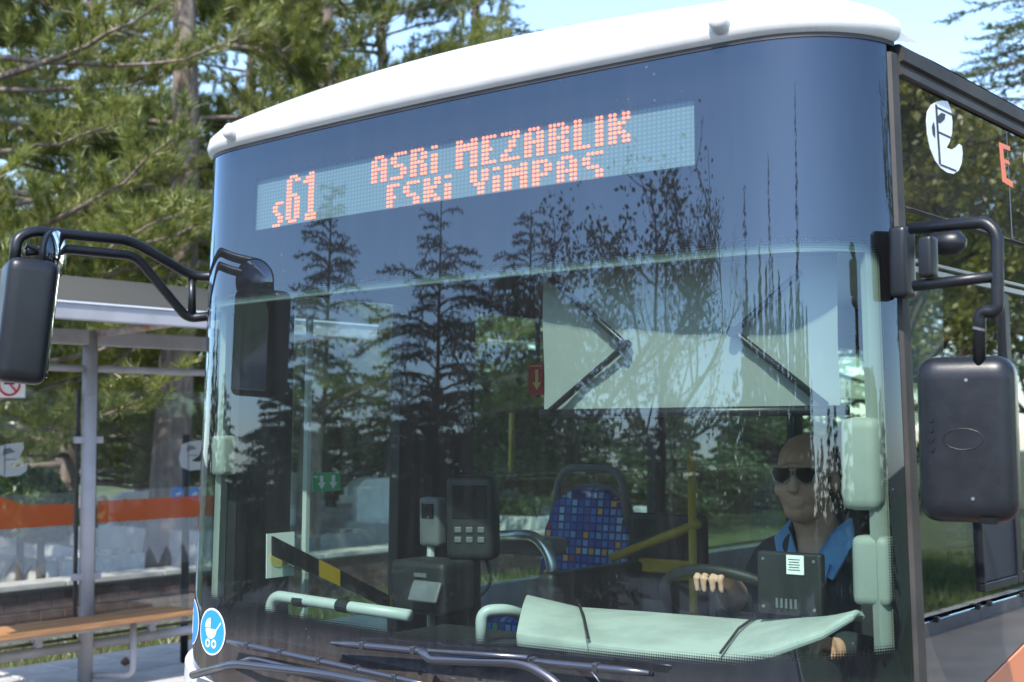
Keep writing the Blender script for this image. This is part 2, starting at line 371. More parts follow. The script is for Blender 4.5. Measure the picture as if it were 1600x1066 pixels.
class Tubes:
    """many thin tubes with the same point count, built at once"""
    def __init__(s): s.p = {}; 
    def add(s, pts, r0, r1, n=5): s.p.setdefault((len(pts), n), []).append((np.asarray(pts, dtype=float), r0, r1))
    def build(s, name, mat, parent):
        VS, FS, o = [], [], 0
        for (K, n), lst in s.p.items():
            P = np.stack([q[0] for q in lst]); r0 = np.array([q[1] for q in lst]); r1 = np.array([q[2] for q in lst]); B = len(lst)
            T = np.gradient(P, axis=1); T /= np.maximum(np.linalg.norm(T, axis=2, keepdims=True), 1e-9)
            ref = np.where(np.abs(T[:, :1, 2:3]) < .8, np.array([0, 0, 1.]), np.array([1., 0, 0])); U = np.cross(T, ref); U /= np.maximum(np.linalg.norm(U, axis=2, keepdims=True), 1e-9); W_ = np.cross(T, U)
            rr = (r0[:, None]+(r1-r0)[:, None]*np.linspace(0, 1, K))[..., None, None]; a = np.arange(n)*2*PI/n
            V = P[:, :, None]+rr*(U[:, :, None]*np.cos(a)[:, None]+W_[:, :, None]*np.sin(a)[:, None])
            idx = np.arange(B*K*n).reshape(B, K, n); q = np.stack([idx[:, :-1], np.roll(idx, -1, 2)[:, :-1], np.roll(idx, -1, 2)[:, 1:], idx[:, 1:]], -1).reshape(-1, 4)
            VS.append(V.reshape(-1, 3)); FS.append(q+o); o += B*K*n
        V = np.concatenate(VS).astype(np.float32); F = np.concatenate(FS).astype(np.int32)
        me = bpy.data.meshes.new(name); me.vertices.add(len(V)); me.vertices.foreach_set('co', V.reshape(-1)); me.loops.add(F.size); me.loops.foreach_set('vertex_index', F.reshape(-1))
        me.polygons.add(len(F)); me.polygons.foreach_set('loop_start', np.arange(0, F.size, 4, dtype=np.int32)); me.update(calc_edges=True)
        me.polygons.foreach_set('use_smooth', [True]*len(F)); me.materials.append(M[mat]); ob = bpy.data.objects.new(name, me); col.objects.link(ob)
        ob.parent = parent; ob.matrix_parent_inverse = parent.matrix_world.inverted(); ob['kind'] = 'stuff'; return ob
def copy_thing(o, loc, rz=0, scale=1.0, label=None):
    c = o.copy(); col.objects.link(c); c.location = loc; c.rotation_euler = (0, 0, rz); c.scale = (scale,)*3
    if label: c['label'] = label
    for ch in o.children:
        d = ch.copy(); col.objects.link(d); d.parent = c; d.matrix_parent_inverse = ch.matrix_parent_inverse.copy()
        for g in ch.children: e = g.copy(); col.objects.link(e); e.parent = d; e.matrix_parent_inverse = g.matrix_parent_inverse.copy()
    return c
# ------------------------------------------------------------------ setting: ground, road, pavement
def sheet(name, rects, z, mat):
    b = MB()
    for x0, x1, y0, y1 in rects: b.add([(x0,y0,z),(x1,y0,z),(x1,y1,z),(x0,y1,z)], [(0,1,2,3)])
    return struct(b.build(name, mat))
sheet('ground', [(-600, 600, -600, 600)], 0, 'soil')
sheet('road', [(-1.75, 5.0, -23, 300), (-16, -1.75, -23, -2.6), (5.0, 40, -23, -15)], .008, 'asphalt')
sheet('verge', [(5.25, 60, -14.9, 200)], .10, 'grassbase')
sheet('lawn', [(-60, -7.9, -2.2, 120)], .035, 'grassbase')
kb = MB()
for y in np.arange(-2.2, 40, 1.0): kb.box((-1.86, y+.5, .075), (.2, .985, .15))
struct(kb.build('kerb', 'kerb', bevel=.012))
kb = MB()
for y in np.arange(-15, 80, 1.0): kb.box((5.13, y+.5, .075), (.22, .985, .15))
struct(kb.build('kerb', 'kerb'))
pav = MB().box((-4.2, 18.9, .05), (4.46, 42.0, .10)).build('pavement', 'mortar'); struct(pav)
slab0 = None; rs = random.Random(4)
for i in range(11):
    for j in range(17):
        if slab0 is None:
            slab0 = MB().box((0, 0, 0), (.385, .385, .04)).build('slab', 'slab', pav, bevel=.006, seg=1); s_ = slab0
        else: s_ = slab0.copy(); col.objects.link(s_)
        s_.location = (-6.2+i*.4, -.6+j*.4, .105+rs.uniform(-.003, .003)); s_.rotation_euler = (rs.uniform(-.006, .006), rs.uniform(-.006, .006), 0)
def blades(n, x0, x1, y0, y1, z, h, seed):
    g = np.random.default_rng(seed); b = np.stack([g.uniform(x0, x1, n), g.uniform(y0, y1, n), np.full(n, z)], 1)
    a = g.uniform(0, 6.28, n); wv = np.stack([np.cos(a), np.sin(a), 0*a], 1)*.006
    hh = g.uniform(.4, 1, n)*h; lean = np.stack([g.normal(0, .35, n)*hh, g.normal(0, .35, n)*hh, hh], 1)
    return np.stack([b-wv, b+wv, b+lean], 1)
o = tris('grass', np.concatenate([blades(26000, 5.26, 9.5, 5, 18, .10, .16, 1), blades(22000, -10.5, -6.5, .5, 12, .03, .13, 2), blades(12000, -17, -10.5, 1, 18, .03, .14, 3)]), 'grass', None)
o['kind'] = 'stuff'; tag(o, 'green grass tufts on the verge and around the graves', 'grass')
# ------------------------------------------------------------------ the bus
bus = empty('city_bus', (0, 0, 0), 'white-roofed city bus with lit destination display and tinted glass, stopped at the shelter', 'bus')
# plan of the front: gentle arc, then tight corner (arc length s, angle th)
_S, _X, _Y, _T = [0.], [0.], [.02], [0.]
ds = .002
while _T[-1] < R(86):
    s = _S[-1]; t = min(max((s-.80)/.30, 0), 1); t = t*t*t*(t*(6*t-15)+10); k = .08 + (1/.26-.08)*t
    th = _T[-1]+k*ds; _S.append(s+ds); _X.append(_X[-1]+math.cos(th)*ds); _Y.append(_Y[-1]+math.sin(th)*ds); _T.append(th)
HALF = 1.152; _sc = HALF/_X[-1]
_S, _X, _Y, _T = (np.array(a) for a in (_S, _X, _Y, _T)); _X *= _sc; _Y = .02+(_Y-.02)*_sc; _S *= _sc
SMAX = float(_S[-1]); YC = float(_Y[-1]); SW = SMAX-.03
LEAN = .03; TUM = .020
def fp(s, z, off=0.0):
    """point on the front skin, off > 0 goes inward"""
    a = abs(s); x = float(np.interp(a, _S, _X)); y = float(np.interp(a, _S, _Y)); th = float(np.interp(a, _S, _T))
    x -= math.sin(th)*off; y += math.cos(th)*off
    y += (z-2.64)*LEAN*math.cos(th); x *= 1+(2.0-z)*TUM
    return Vector((math.copysign(x, s) if s else 0.0, y, z))
def sp(y, z, off=0.0, side=1):
    """point on the flank"""
    return Vector((side*(HALF*(1+(2.0-z)*TUM)-off), y, z))
_gs = np.linspace(-SMAX, SMAX, 700); _gz = np.linspace(.9, 2.66, 360)
_gp = np.array([[fp(a, b) for b in _gz[::8]] for a in _gs[::4]])
def on_front(px, py):
    d = _gp - np.array(CAM); zc = d @ np.array(FWD)
    X = PW/2+FPX*(d @ np.array(RGT))/zc; Yp = PH/2-FPX*(d @ np.array(UPV))/zc
    e = (X-px)**2+(Yp-py)**2; i, j = np.unravel_index(np.argmin(e), e.shape)
    s0, z0 = _gs[::4][i], _gz[::8][j]
    for it in range(3):
        best = None; h = (.02, .006, .002)[it]
        for a in np.linspace(-h, h, 9):
            for b in np.linspace(-h*2, h*2, 13):
                q = fp(s0+a, z0+b)-CAM; zc = q.dot(FWD); ee = (PW/2+FPX*q.dot(RGT)/zc-px)**2+(PH/2-FPX*q.dot(UPV)/zc-py)**2
                if best is None or ee < best[0]: best = (ee, s0+a, z0+b)
        s0, z0 = best[1], best[2]
    return s0, z0
def front_strip(name, s0, s1, zf0, zf1, off, mat, parent=bus, ns=90, nz=2, thick=None, smooth=True, uv=False):
    f0 = zf0 if callable(zf0) else (lambda s: zf0); f1 = zf1 if callable(zf1) else (lambda s: zf1)
    ss = np.linspace(s0, s1, ns)
    b = MB(); rows = [[fp(s, f0(s)+(f1(s)-f0(s))*k/nz, off) for s in ss] for k in range(nz+1)]
    b.grid(rows)
    if thick: 
        b2 = [[fp(s, f0(s)+(f1(s)-f0(s))*k/nz, off+thick) for s in ss] for k in range(nz+1)]
        b.grid(b2); n = (nz+1)*ns
        for k in range(nz):
            for e in (0, ns-1): b.f.append((k*ns+e, (k+1)*ns+e, n+(k+1)*ns+e, n+k*ns+e))
        for q in range(ns-1):
            for e in (0, nz): b.f.append((e*ns+q, e*ns+q+1, n+e*ns+q+1, n+e*ns+q))
    o = b.build(name, mat, parent, auto=45)
    if uv:
        me = o.data; ul = me.uv_layers.new(name='UVMap'); sv = {}
        for k in range(nz+1):
            for q, s in enumerate(ss): sv[k*ns+q] = (s, f0(s)+(f1(s)-f0(s))*k/nz)
        for lp in me.loops: ul.data[lp.index].uv = sv[lp.vertex_index]
    return o
ZB = 1.03
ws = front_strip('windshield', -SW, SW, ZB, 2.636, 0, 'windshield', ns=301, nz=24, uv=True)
# black seal and white roof dome
front_strip('roof_seal', -SMAX, SMAX, 2.632, 2.652, -.003, 'rubber', thick=.02, ns=161)
rings = [(-.004, 2.642, 0), (-.016, 2.650, 0), (-.022, 2.668, .05), (-.016, 2.690, .25), (.015, 2.714, .6), (.065, 2.732, .88), (.15, 2.744, 1), (.30, 2.750, 1), (.6, 2.752, 1)]
ssd = np.linspace(-SMAX, SMAX, 161); rows = []
for d, z, cr in rings:
    r_ = []
    for s in ssd:
        p = fp(s, z, d if d < .1 else .1)
        if d >= .1: p.y += (d-.1); p.x *= 1-(d-.1)*.05
        a = abs(p.x)/HALF; p.z += cr*.066*max(0, 1-a**1.9); p.y += 0 
        r_.append(p)
    rows.append(r_)
dome = MB().grid(rows).build('roof_dome', 'white', bus, smooth=True)
yr = max(p.y for p in rows[-1])
rf = []
for y in (.5, 2, 4, 6, 8.0):
    rf.append([Vector((x, y, 2.640+.106*(1-abs(x/1.15)**7)+.066*max(0, 1-(abs(x)/1.15)**1.9))) for x in np.linspace(-1.15, 1.15, 41)])
MB().grid(rf).build('roof_panel', 'white', bus, smooth=True)
for side in (1, -1):     # gutter rails
    prof = [(0, 2.570), (.010, 2.573), (.010, 2.588), (.004, 2.592), (.004, 2.600), (.014, 2.604), (.016, 2.634), (.006, 2.642), (-.03, 2.644), (-.03, 2.570)]
    b = MB(); y0, y1 = YC+.02, 8.0
    vs_ = [(side*(HALF*(1+(2-z)*TUM)+dx), y0, z) for dx, z in prof]+[(side*(HALF*(1+(2-z)*TUM)+dx), y1, z) for dx, z in prof]
    n_ = len(prof); b.add(vs_, [(k, (k+1) % n_, n_+(k+1) % n_, n_+k) for k in range(n_)]+[tuple(range(n_)), tuple(range(2*n_-1, n_-1, -1))])
    b.build('roof_rail', 'rubber', bus)
# corner trim between windshield and flank
for sg in (1, -1):
    b = MB(); rows = []
    for z in np.linspace(.95, 2.615, 14):
        r_ = []
        for k, s in enumerate(np.linspace(SW-.004, SMAX, 4)): r_.append(fp(sg*s, z, -.007 if 0 < k else .01))
        r_ += [sp(YC+.006, z, -.007, sg), sp(YC+.012, z, .02, sg)]
        rows.append(r_)
    b.grid(rows).build('corner_trim', 'rubber', bus, auto=50)
YS = YC+.012
# marker lamps on the dome
for px, py in ((387, 206), (1138, 37)):
    s_, z_ = -.86 if px < 600 else .86, 2.685
    c = fp(s_, z_, -.03); b = MB()
    for k in range(7):
        pass
    nrm = (fp(s_, z_, -.1)-fp(s_, z_, 0)).normalized(); nrm = (nrm+Vector((0, 0, .35))).normalized()
    b.tube([c-nrm*.02, c+nrm*.004, c+nrm*.014, c+nrm*.019], [.026, .025, .02, .008], 20)
    o = b.build('marker_lamp', 'lamp', bus, auto=60); o.scale = (1, 1, 1)
# lower front panel
def zt(s): return 1.035+.06*min(1, max(0, (abs(s)-.85)/.3))
front_strip('front_panel', -SMAX-.0, SMAX, .34, zt, -.022, 'white', thick=.03, nz=6, ns=121)
front_strip('front_mask', -.95, .95, .62, lambda s: 1.03, -.026, 'blackgloss', thick=.003, nz=3)
front_strip('bumper', -SMAX, SMAX, .30, .58, -.05, 'black', thick=.05, nz=3)

def sideblack(nm='side_black_glass', d1=.035, d0=.01):
    mt, n, out = nodes(nm)
    v = coords(n, (1, .6, 2.0)); f = fres2(n, 1.5, 1.3)
    g = shmix(n, f, bsdf(n, 'Diffuse', (.008, .009, .012)), bsdf(n, 'Glossy', (1, 1, 1), 0.0))
    d = val(n, 'MULTIPLY_ADD', smooth(n, noise(n, 3, 6, .65, v), .3, .85), d1, d0)
    L(n, shmix(n, d, g, bsdf(n, 'Diffuse', (.5, .48, .45))), out.inputs[0]); return mt
M['sideblack'] = sideblack(); M['beltblack'] = sideblack('belt_glass_asphalt_sheen', .16, .07)  # belt glass: extra grey painted on as the reflection of the asphalt
def flank(name, poly, mat, side=1, off=0, thick=.008, parent=bus, bevel=.002):
    b = MB(); n = len(poly)
    a = [sp(y, z, off, side) for y, z in poly]; c = [sp(y, z, off+thick, side) for y, z in poly]
    b.add(a+c, [tuple(range(n)), tuple(range(2*n-1, n-1, -1))]+[(k, n+k, n+(k+1) % n, (k+1) % n) for k in range(n)])
    return b.build(name, mat, parent, bevel=bevel, seg=1)
def rect(y0, y1, z0, z1): return [(y0, z0), (y1, z0), (y1, z1), (y0, z1)]
# +X flank: black glazed band, driver window with slider, orange skirt
edges = [YS+.004, 1.02, 2.35, 3.75, 5.15, 6.55, 7.95]
for a, c in zip(edges[:-1], edges[1:]): flank('upper_panel', rect(a+.003, c-.003, 2.272, 2.566), 'sideblack')
win = flank('driver_window', rect(YS+.004, 1.46, 1.36, 2.264), 'driverpane', off=.002)
for z0, z1 in ((2.128, 2.140), (2.150, 2.157)): flank('window_trim', rect(YS+.01, 1.46, z0, z1), 'steel', off=-.004, thick=.006, bevel=0)
for y0, y1, z0, z1 in ((.905, .94, 1.385, 2.12), (.67, .90, 1.385, 1.405), (.668, .684, 1.405, 1.95), (.94, 1.40, 1.385, 1.41)):
    flank('slider_frame', rect(y0, y1, z0, z1), 'black', off=-.010, thick=.014, parent=win)
flank('slider_pane', rect(.684, .905, 1.405, 1.95), 'navypane', off=-.004, thick=.005, parent=win)
MB().box((1.118, .47, 2.00), (.006, .24, .24)).build('side_blind', M['paper'], bus)
for a, c in zip([1.47]+edges[2:-1], edges[2:]): flank('side_window', rect(a+.012, c-.012, 1.36, 2.264), 'sidepane', off=.003)
for y in edges[2:-1]: flank('window_post', rect(y-.03, y+.03, 1.30, 2.28), 'dark', off=.02, thick=.03)
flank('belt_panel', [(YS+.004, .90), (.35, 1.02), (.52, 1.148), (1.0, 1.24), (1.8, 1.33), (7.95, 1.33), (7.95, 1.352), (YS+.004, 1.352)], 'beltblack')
flank('skirt_panel', [(YS+.004, .35), (7.95, .35), (7.95, 1.326), (1.8, 1.326), (1.0, 1.236), (.52, 1.144), (.352, 1.016), (YS+.004, .895)], 'orange', off=-.002, thick=.03)
for px, py in ((1463, 968), (1528, 948), (1546, 943), (1597, 929)):
    c = atX(px, py, HALF*(1+.65*TUM)+.004); MB().box(c, (.012, .012, .013)).build('bolt', 'black', bus, bevel=.002)
# emblem and lettering on the black band
def flat_flank(name, poly, mat, parent, off=-.0010):
    return flank(name, poly, mat, 1, off, .0008, parent, 0)
def sidexy(px, py): c = atX(px, py, HALF*(1+(2-2.43)*TUM)); return (c.y, c.z)
emb_px = [(1473,157),(1482,158),(1487,170),(1489,190),(1488,208),(1484,222),(1479,231),(1487,234),(1494,230),(1499,225),(1503,228),(1504,240),(1502,256),(1497,267),(1489,272),(1479,270),(1469,263),(1460,251),(1453,233),(1449,211),(1448,190),(1450,174),(1456,164),(1464,159)]
emb = flat_flank('emblem', [sidexy(*p) for p in emb_px], 'emblemwhite', bus)
for pl in ([(1464,166),(1489,178),(1489,181),(1464,169)], [(1464,204),(1486,214),(1486,217),(1464,207)], [(1468,256),(1493,266),(1493,269),(1468,259)],
           [(1462,163),(1465,164),(1469,257),(1466,257)],
           [(1466,181),(1472,176),(1478,179),(1476,187),(1469,193),(1465,190)], [(1459,190),(1461,200),(1461,216),(1457,210),(1456,198)]):
    flat_flank('emblem_mark', [sidexy(*p) for p in pl], 'emblemdark', emb, off=-.0016)
E_px = [(1562,222),(1579,229),(1579,236),(1568,232),(1569,248),(1577,252),(1578,258),(1570,255),(1572,278),(1582,284),(1582,294),(1566,284)]
flat_flank('letter_e', [sidexy(*p) for p in E_px], 'letterorange', bus)
def stroke(name, pts, w_, mat, parent):
    """flat lettering stroke on the flank following (y, z) points"""
    P = [Vector((p[0], p[1], 0)) for p in pts]; lft, rgt = [], []
    for i, p in enumerate(P):
        t = (P[min(i+1, len(P)-1)]-P[max(i-1, 0)]).normalized(); nn = Vector((-t.y, t.x, 0))*w_/2
        lft.append((p+nn)); rgt.append((p-nn))
    return flat_flank(name, [(q.x, q.y) for q in lft]+[(q.x, q.y) for q in reversed(rgt)], mat, parent)
e0 = sidexy(1579, 232); 
cy, cz = e0[0]+.165, e0[1]-.045
stroke('letter_s', [(cy+.05*math.cos(a)*(1), cz+.032+.03*math.sin(a)) for a in np.linspace(.5, 4.4, 12)]+[(cy+.05*math.cos(a), cz-.032+.03*math.sin(a)) for a in np.linspace(1.3, -2.6, 12)], .02, 'letterorange', bus)

# -X flank: door, windows, wall
flank('side_wall', rect(1.42, 7.95, .35, 1.16), 'white', -1, 0, .05)
flank('upper_wall', rect(YS, 7.95, 2.24, 2.566), 'blackgloss', -1, 0, .04)
for y0, y1 in ((YS-.02, .50), (1.02, 1.44), (2.74, 2.83), (4.13, 4.22), (5.52, 5.61), (6.9, 7.0), (7.9, 7.95)):
    flank('window_post', rect(y0, y1, .36 if y0 < 1.4 else 1.161, 2.239), 'dark', -1, .006, .05)
for y0, y1 in ((1.445, 2.735), (2.835, 4.125), (4.225, 5.515), (5.615, 6.895), (7.0, 7.9)):
    flank('side_window', rect(y0, y1, 1.162, 2.238), 'clearpane', -1, .012, .004, bevel=0)
door = flank('door_pane', rect(.505, 1.015, .42, 2.235), 'doorpane', -1, .012, .004, bevel=0)
flank('door_frame', rect(.505, 1.015, .36, .42), 'black', -1, .0, .04, parent=door)
flank('door_pole', rect(.555, .575, .5, 2.2), 'railpaint', -1, .05, .02, parent=door)
# shell: floor, ceiling, rear
MB().box((0, 4.2, .50), (2.2, 7.5, .06)).build('floor', 'floor', bus)
MB().box((0, 4.25, 2.50), (2.2, 7.3, .03)).build('ceiling', 'ceiling', bus)
MB().box((0, 7.93, 1.15), (2.26, .05, 1.6)).build('rear_wall', 'dark', bus)
MB().box((0, 7.93, 2.45), (2.26, .05, .3)).build('rear_header', 'dark', bus)
MB().box((0, 7.95, 2.1), (2.2, .012, .38)).build('rear_window', 'clearpane', bus)
# wheels
for sx_, y in ((1, 1.95), (-1, 1.95), (1, 6.3), (-1, 6.3)):
    b = MB(); c = Vector((sx_*1.0, y, .47)); e = Vector((sx_, 0, 0))
    b.tube([c-e*.14, c-e*.13, c+e*.11, c+e*.14], [.40, .46, .46, .40], 32); wh = b.build('wheel', 'rubber', bus, auto=40)
    MB().tube([c+e*.12, c+e*.145, c+e*.15], [.27, .26, .12], 24).build('rim', 'steel', wh, auto=40)

# ---- destination display behind the glass
disp = front_strip('destination_display', DISP_U-DISP_HW-.03, DISP_U+DISP_HW+.03, DISP_Z-DISP_HH-.02, DISP_Z+DISP_HH+.02, .014, 'ledboard', thick=.03, ns=61)
FONT = {
 'A': '.###.|##.##|##.##|#####|##.##|##.##|##.##', 'S': '.####|##...|##...|.###.|...##|...##|####.', 'R': '####.|##.##|##.##|####.|##.##|##.##|##.##',
 'i': '##|..|##|##|##|##|##', 'I': '##|##|##|##|##|##|##', 'M': '##..##|######|######|##..##|##..##|##..##|##..##', 'E': '####|##..|##..|###.|##..|##..|####',
 'Z': '#####|...##|..##.|..##.|.##..|##...|#####', 'L': '##..|##..|##..|##..|##..|##..|####', 'K': '##.##|##.##|####.|###..|####.|##.##|##.##',
 'Y': '##.##|##.##|##.##|.###.|..##.|..##.|..##.', 'P': '####.|##.##|##.##|####.|##...|##...|##...',
 's': '.###|##..|##..|.##.|..##|..##|###.',
 '6': '.###.|##.##|##...|##...|##...|####.|##.##|##.##|##.##|##.##|##.##|##.##|.###.', '1': '..##.|.###.|####.|..##.|..##.|..##.|..##.|..##.|..##.|..##.|..##.|.####|.####'}
DX, DZ = 2*DISP_HW/122, 2*DISP_HH/14.4
def led(ch, c0, r0):
    b = MB(); 
    for r_, row in enumerate(FONT[ch].split('|')):
        for c_, q in enumerate(row):
            if q != '#': continue
            x = DISP_U-DISP_HW+(c0+c_+.5)*DX; z = DISP_Z+DISP_HH-(r0+r_+.55)*DZ
            rr = .0043
            q_ = fp(x, z, .011); pts = [(q_.x+rr*math.cos(a), q_.y, q_.z+rr*math.sin(a)) for a in (PI/8+k*PI/4 for k in range(8))]; bk = [(p[0], p[1]+.005, p[2]) for p in pts]
            b.add(pts+bk, [tuple(range(8))]+[(k, (k+1) % 8, 8+(k+1) % 8, 8+k) for k in range(8)])
    b.build('led_character', 'led', disp)
def text(seq, c0, r0):
    for ch, adv in seq:
        if ch != ' ': led(ch, c0, r0)
        c0 += adv
text([('A',6),('S',6),('R',6),('i',7),('M',7),('E',5),('Z',6),('A',6),('R',6),('L',5),('I',3),('K',5)], 40, .15)
text([('E',5),('S',6),('K',6),('i',7),('Y',6),('i',3),('M',7),('P',6),('A',6),('S',5)], 45, 7.95)
text([('s', 5)], 6, 7.2); text([('6', 6), ('1', 5)], 11, .7)
MB().box((0, .20, 2.42), (2.0, .10, .40)).build('display_housing', 'dark', bus)
# ---- cream lining behind the glass edge
front_strip('header_trim', -SW+.02, SW-.02, 2.160, 2.215, .018, 'cream', thick=.02, ns=121)
front_strip('header_cover', -SW+.05, SW-.05, 2.215, 2.60, .05, 'dark', thick=.004, ns=121) if False else None
for sg in (1, -1):
    front_strip('pillar_lining', sg*(SW-.075), sg*(SW-.035), 1.20, 2.16, .018, 'cream', thick=.02, ns=9, nz=6)
    front_strip('pillar_core', sg*(SW-.03), sg*(SMAX+.0), 1.20, 2.56, .02, 'dark', thick=.05, ns=9, nz=4)
def rbox(name, c, d, mat, parent, bevel=.015, seg=3, rz=0, mtx=None):
    return MB().box(c, d, rz, mtx).build(name, mat, parent, bevel=bevel, seg=seg, smooth=True)
rbox('pillar_pod', fp(SW-.075, 1.70, .05), (.085, .07, .20), 'cream', bus, .025)
rbox('pillar_pod', fp(SW-.05, 1.47, .05), (.085, .07, .15), 'cream', bus, .02)
rbox('pillar_pod', fp(-SW+.09, 1.70, .05), (.06, .06, .125), 'cream', bus, .015)
# ---- roller blind with scissor arms
YL_, YR_ = .125, .225
bL, bR, tz = atY(850, 643, YL_), atY(1312, 632, YR_), 2.185
ex = (bR-bL); ex.z = 0; ex.normalize(); nb_ = Vector((-ex.y, ex.x, 0)); wdt = (Vector((bR.x, bR.y, 0))-Vector((bL.x, bL.y, 0))).length
def onblind(px, py, off=0.0):
    d = ray(px, py); t = (bL-CAM).dot(nb_)/d.dot(nb_); return CAM+d*t-nb_*off
rowsb = []
for k in range(9):
    z = bL.z+(tz-bL.z)*k/8; rowsb.append([bL+ex*(wdt*q/12)+Vector((0, 0, z-bL.z))+nb_*(.004*math.sin(q*1.7+k*.9)) for q in range(13)])
bl = MB().grid(rowsb).build('sun_blind', 'shade', bus, smooth=True)
MB().tube([bL-ex*.01+Vector((0, 0, -.006)), bL+ex*(wdt+.02)+Vector((0, 0, -.006))], .012, 10).build('bottom_bar', 'black', bl, smooth=True)
MB().tube([bL+Vector((0, 0, tz-bL.z)), bL+ex*wdt+Vector((0, 0, tz-bL.z))], .02, 10).build('roller', 'grey', bl, smooth=True)
for pts in ([(866, 436), (984, 540), (866, 642)], [(1256, 425), (1152, 520), (1296, 634)]):
    ar = MB().tube(bez([onblind(*q, .02) for q in pts], 6, .02), .0085, 8).build('scissor_arm', 'black', bl, smooth=True)
    c = onblind(*pts[1], .028); MB().tube([c+nb_*.012, c-nb_*.008], .013, 12).build('arm_pivot', 'black', bl)
# ---- dashboard
def inner(px, py, off): s_, z_ = on_front(px, py); return fp(s_, z_, off)
fe = [inner(*q, .035) for q in ((792, 992), (905, 1008), (1000, 1020), (1114, 1032), (1200, 1018), (1290, 992), (1345, 964))]
re_ = [atY(*q) for q in ((822, 928, .34), (905, 948, .36), (1010, 955, .38), (1178, 968, .38), (1230, 965, .34), (1290, 963, .27), (1350, 961, .19))]
def dash_panel(i0, i1):
    b = MB(); rows = []
    for k in range(9):
        t = k/8; r_ = []
        for i in range(i0, i1+1):
            p = fe[i].lerp(re_[i], t); p.z += .012*math.sin(PI*t); r_.append(p)
        rows.append(r_)
    b.grid(rows); nr, nc = len(rows), len(rows[0]); n = nr*nc
    b.grid([[p-Vector((0, -.004, .035-.02*min(1, max(0, (p.x-.55)/.5)))) for p in r_] for r_ in rows])
    ring = [(0, c_) for c_ in range(nc)]+[(r_, nc-1) for r_ in range(1, nr)]+[(nr-1, c_) for c_ in range(nc-2, -1, -1)]+[(r_, 0) for r_ in range(nr-2, 0, -1)]
    ix = [r_*nc+c_ for r_, c_ in ring]
    for a_, c_ in zip(ix, ix[1:]+ix[:1]): b.f.append((a_, c_, n+c_, n+a_))
    b.build('dash_cover', 'dash', bus, bevel=.008, seg=2, smooth=True)
for a, c in ((0, 1), (1, 3), (3, 6)): dash_panel(a, c)
MB().box((.35, .33, .95), (1.5, .32, .50)).build('dashboard', 'dark', bus, bevel=.03)
front_strip('dash_front', -1.0, 1.15, .8, 1.225, .05, 'dark', thick=.03)
for a, c in (((905, 950), (908, 1006)), ((1180, 970), (1116, 1031))):
    s_, z_ = on_front(*c); q = fp(s_, z_, .03); e = atY(*a, .36); MB().tube([q+Vector((0, 0, .01)), q.lerp(e, .5)+Vector((0, 0, .022)), e+Vector((0, 0, .009))], .0035, 6).build('dash_seam', 'dark', bus)
# steering wheel
wc = Vector((.62, .50, 1.30)); rot = Matrix.Rotation(R(-38), 3, 'X'); b = MB()
pts = [wc+rot @ Vector((.215*math.cos(a), .215*math.sin(a), 0)) for a in np.linspace(0, 2*PI, 41)]
wheel = b.tube(pts, .014, 10, cap=False).build('steering_wheel', 'dark', bus, smooth=True)
for a in (.1, PI-.1, -PI/2): MB().tube([wc+rot @ Vector((.03*math.cos(a), .03*math.sin(a), -.03)), wc+rot @ Vector((.2*math.cos(a), .2*math.sin(a), 0))], .012, 8).build('spoke', 'dark', wheel)
rbox('hub', wc+rot @ Vector((0, 0, -.03)), (.11, .10, .04), 'dark', wheel, .015, mtx=rot)
# driver screen with a paper label
c = atY(1236, 912, .30); sc_ = rbox('driver_screen', c, (.165, .025, .145), 'dark', bus, .008)
q = atY(1241, 883, .28); MB().box((q.x, .2845, q.z), (.044, .002, .044)).build('paper_label', 'paper', sc_)
for k in range(5): MB().box((q.x-.002, .2831, q.z+.012-k*.006), (.030-.004*(k % 2), .0006, .0016)).build('label_line', 'dark', sc_)
MB().tube([c-Vector((0, -.01, .05)), c-Vector((0, -.06, .16))], .012, 8).build('screen_stalk', 'dark', sc_)
for dx in (-.065, .065):
    for dz in (-.055, .055): MB().tube([c+Vector((dx, -.0120, dz)), c+Vector((dx, -.0145, dz))], .004, 8).build('screen_screw', 'steel', sc_)
for k in range(5): MB().box(c+Vector((-.03+k*.012, -.0132, -.045)), (.006, .003, .022)).build('vent_slot', 'grey', sc_)
# driver seat
rbox('driver_seat_back', (.71, 1.02, 1.28), (.46, .11, .72), 'dark', bus, .05)
rbox('driver_seat_cushion', (.71, .80, .90), (.46, .46, .11), 'dark', bus, .04)
rbox('driver_headrest', (.73, 1.03, 1.70), (.24, .08, .15), 'dark', bus, .035)
MB().box((.71, .85, .68), (.25, .25, .34)).build('driver_seat_pedestal', 'dark', bus)
# ticket machine and validators
c = atY(677, 815, .60); v1 = rbox('card_validator', c, (.085, .05, .155), 'grey', bus, .016)
MB().box((c.x, c.y-.0265, c.z+.035), (.05, .003, .045)).build('validator_screen', 'blackgloss', v1)
MB().tube([c-Vector((.01, 0, .07)), c-Vector((.01, 0, .42))], .013, 8).build('validator_post', 'railpaint', v1)
c = atY(740, 808, .62); v2 = rbox('ticket_machine', c, (.15, .12, .26), 'dark', bus, .025, rz=.5)
c = atY(678, 915, .52); t1 = rbox('coin_tray', c, (.22, .16, .16), 'dark', bus, .02)
rbox('coin_tray_lid', atY(664, 925, .42), (.115, .012, .065), 'grey', t1, .006, mtx=Matrix.Rotation(R(-25), 3, 'X'))
for k in range(4): MB().box((c.x+.02, c.y-.082, c.z+.04-k*.022), (.05, .006, .012)).build('tray_slot', 'steel' if k % 2 else 'grey', t1)
q = v2.matrix_world @ Vector((0, 0, 0)); cm = atY(740, 808, .62)
mt_ = Matrix.Rotation(.5, 3, 'Z')
MB().box(cm+mt_ @ Vector((0, -.061, .05)), (.11, .004, .10), 0, mt_).build('machine_screen', 'blackgloss', v2)
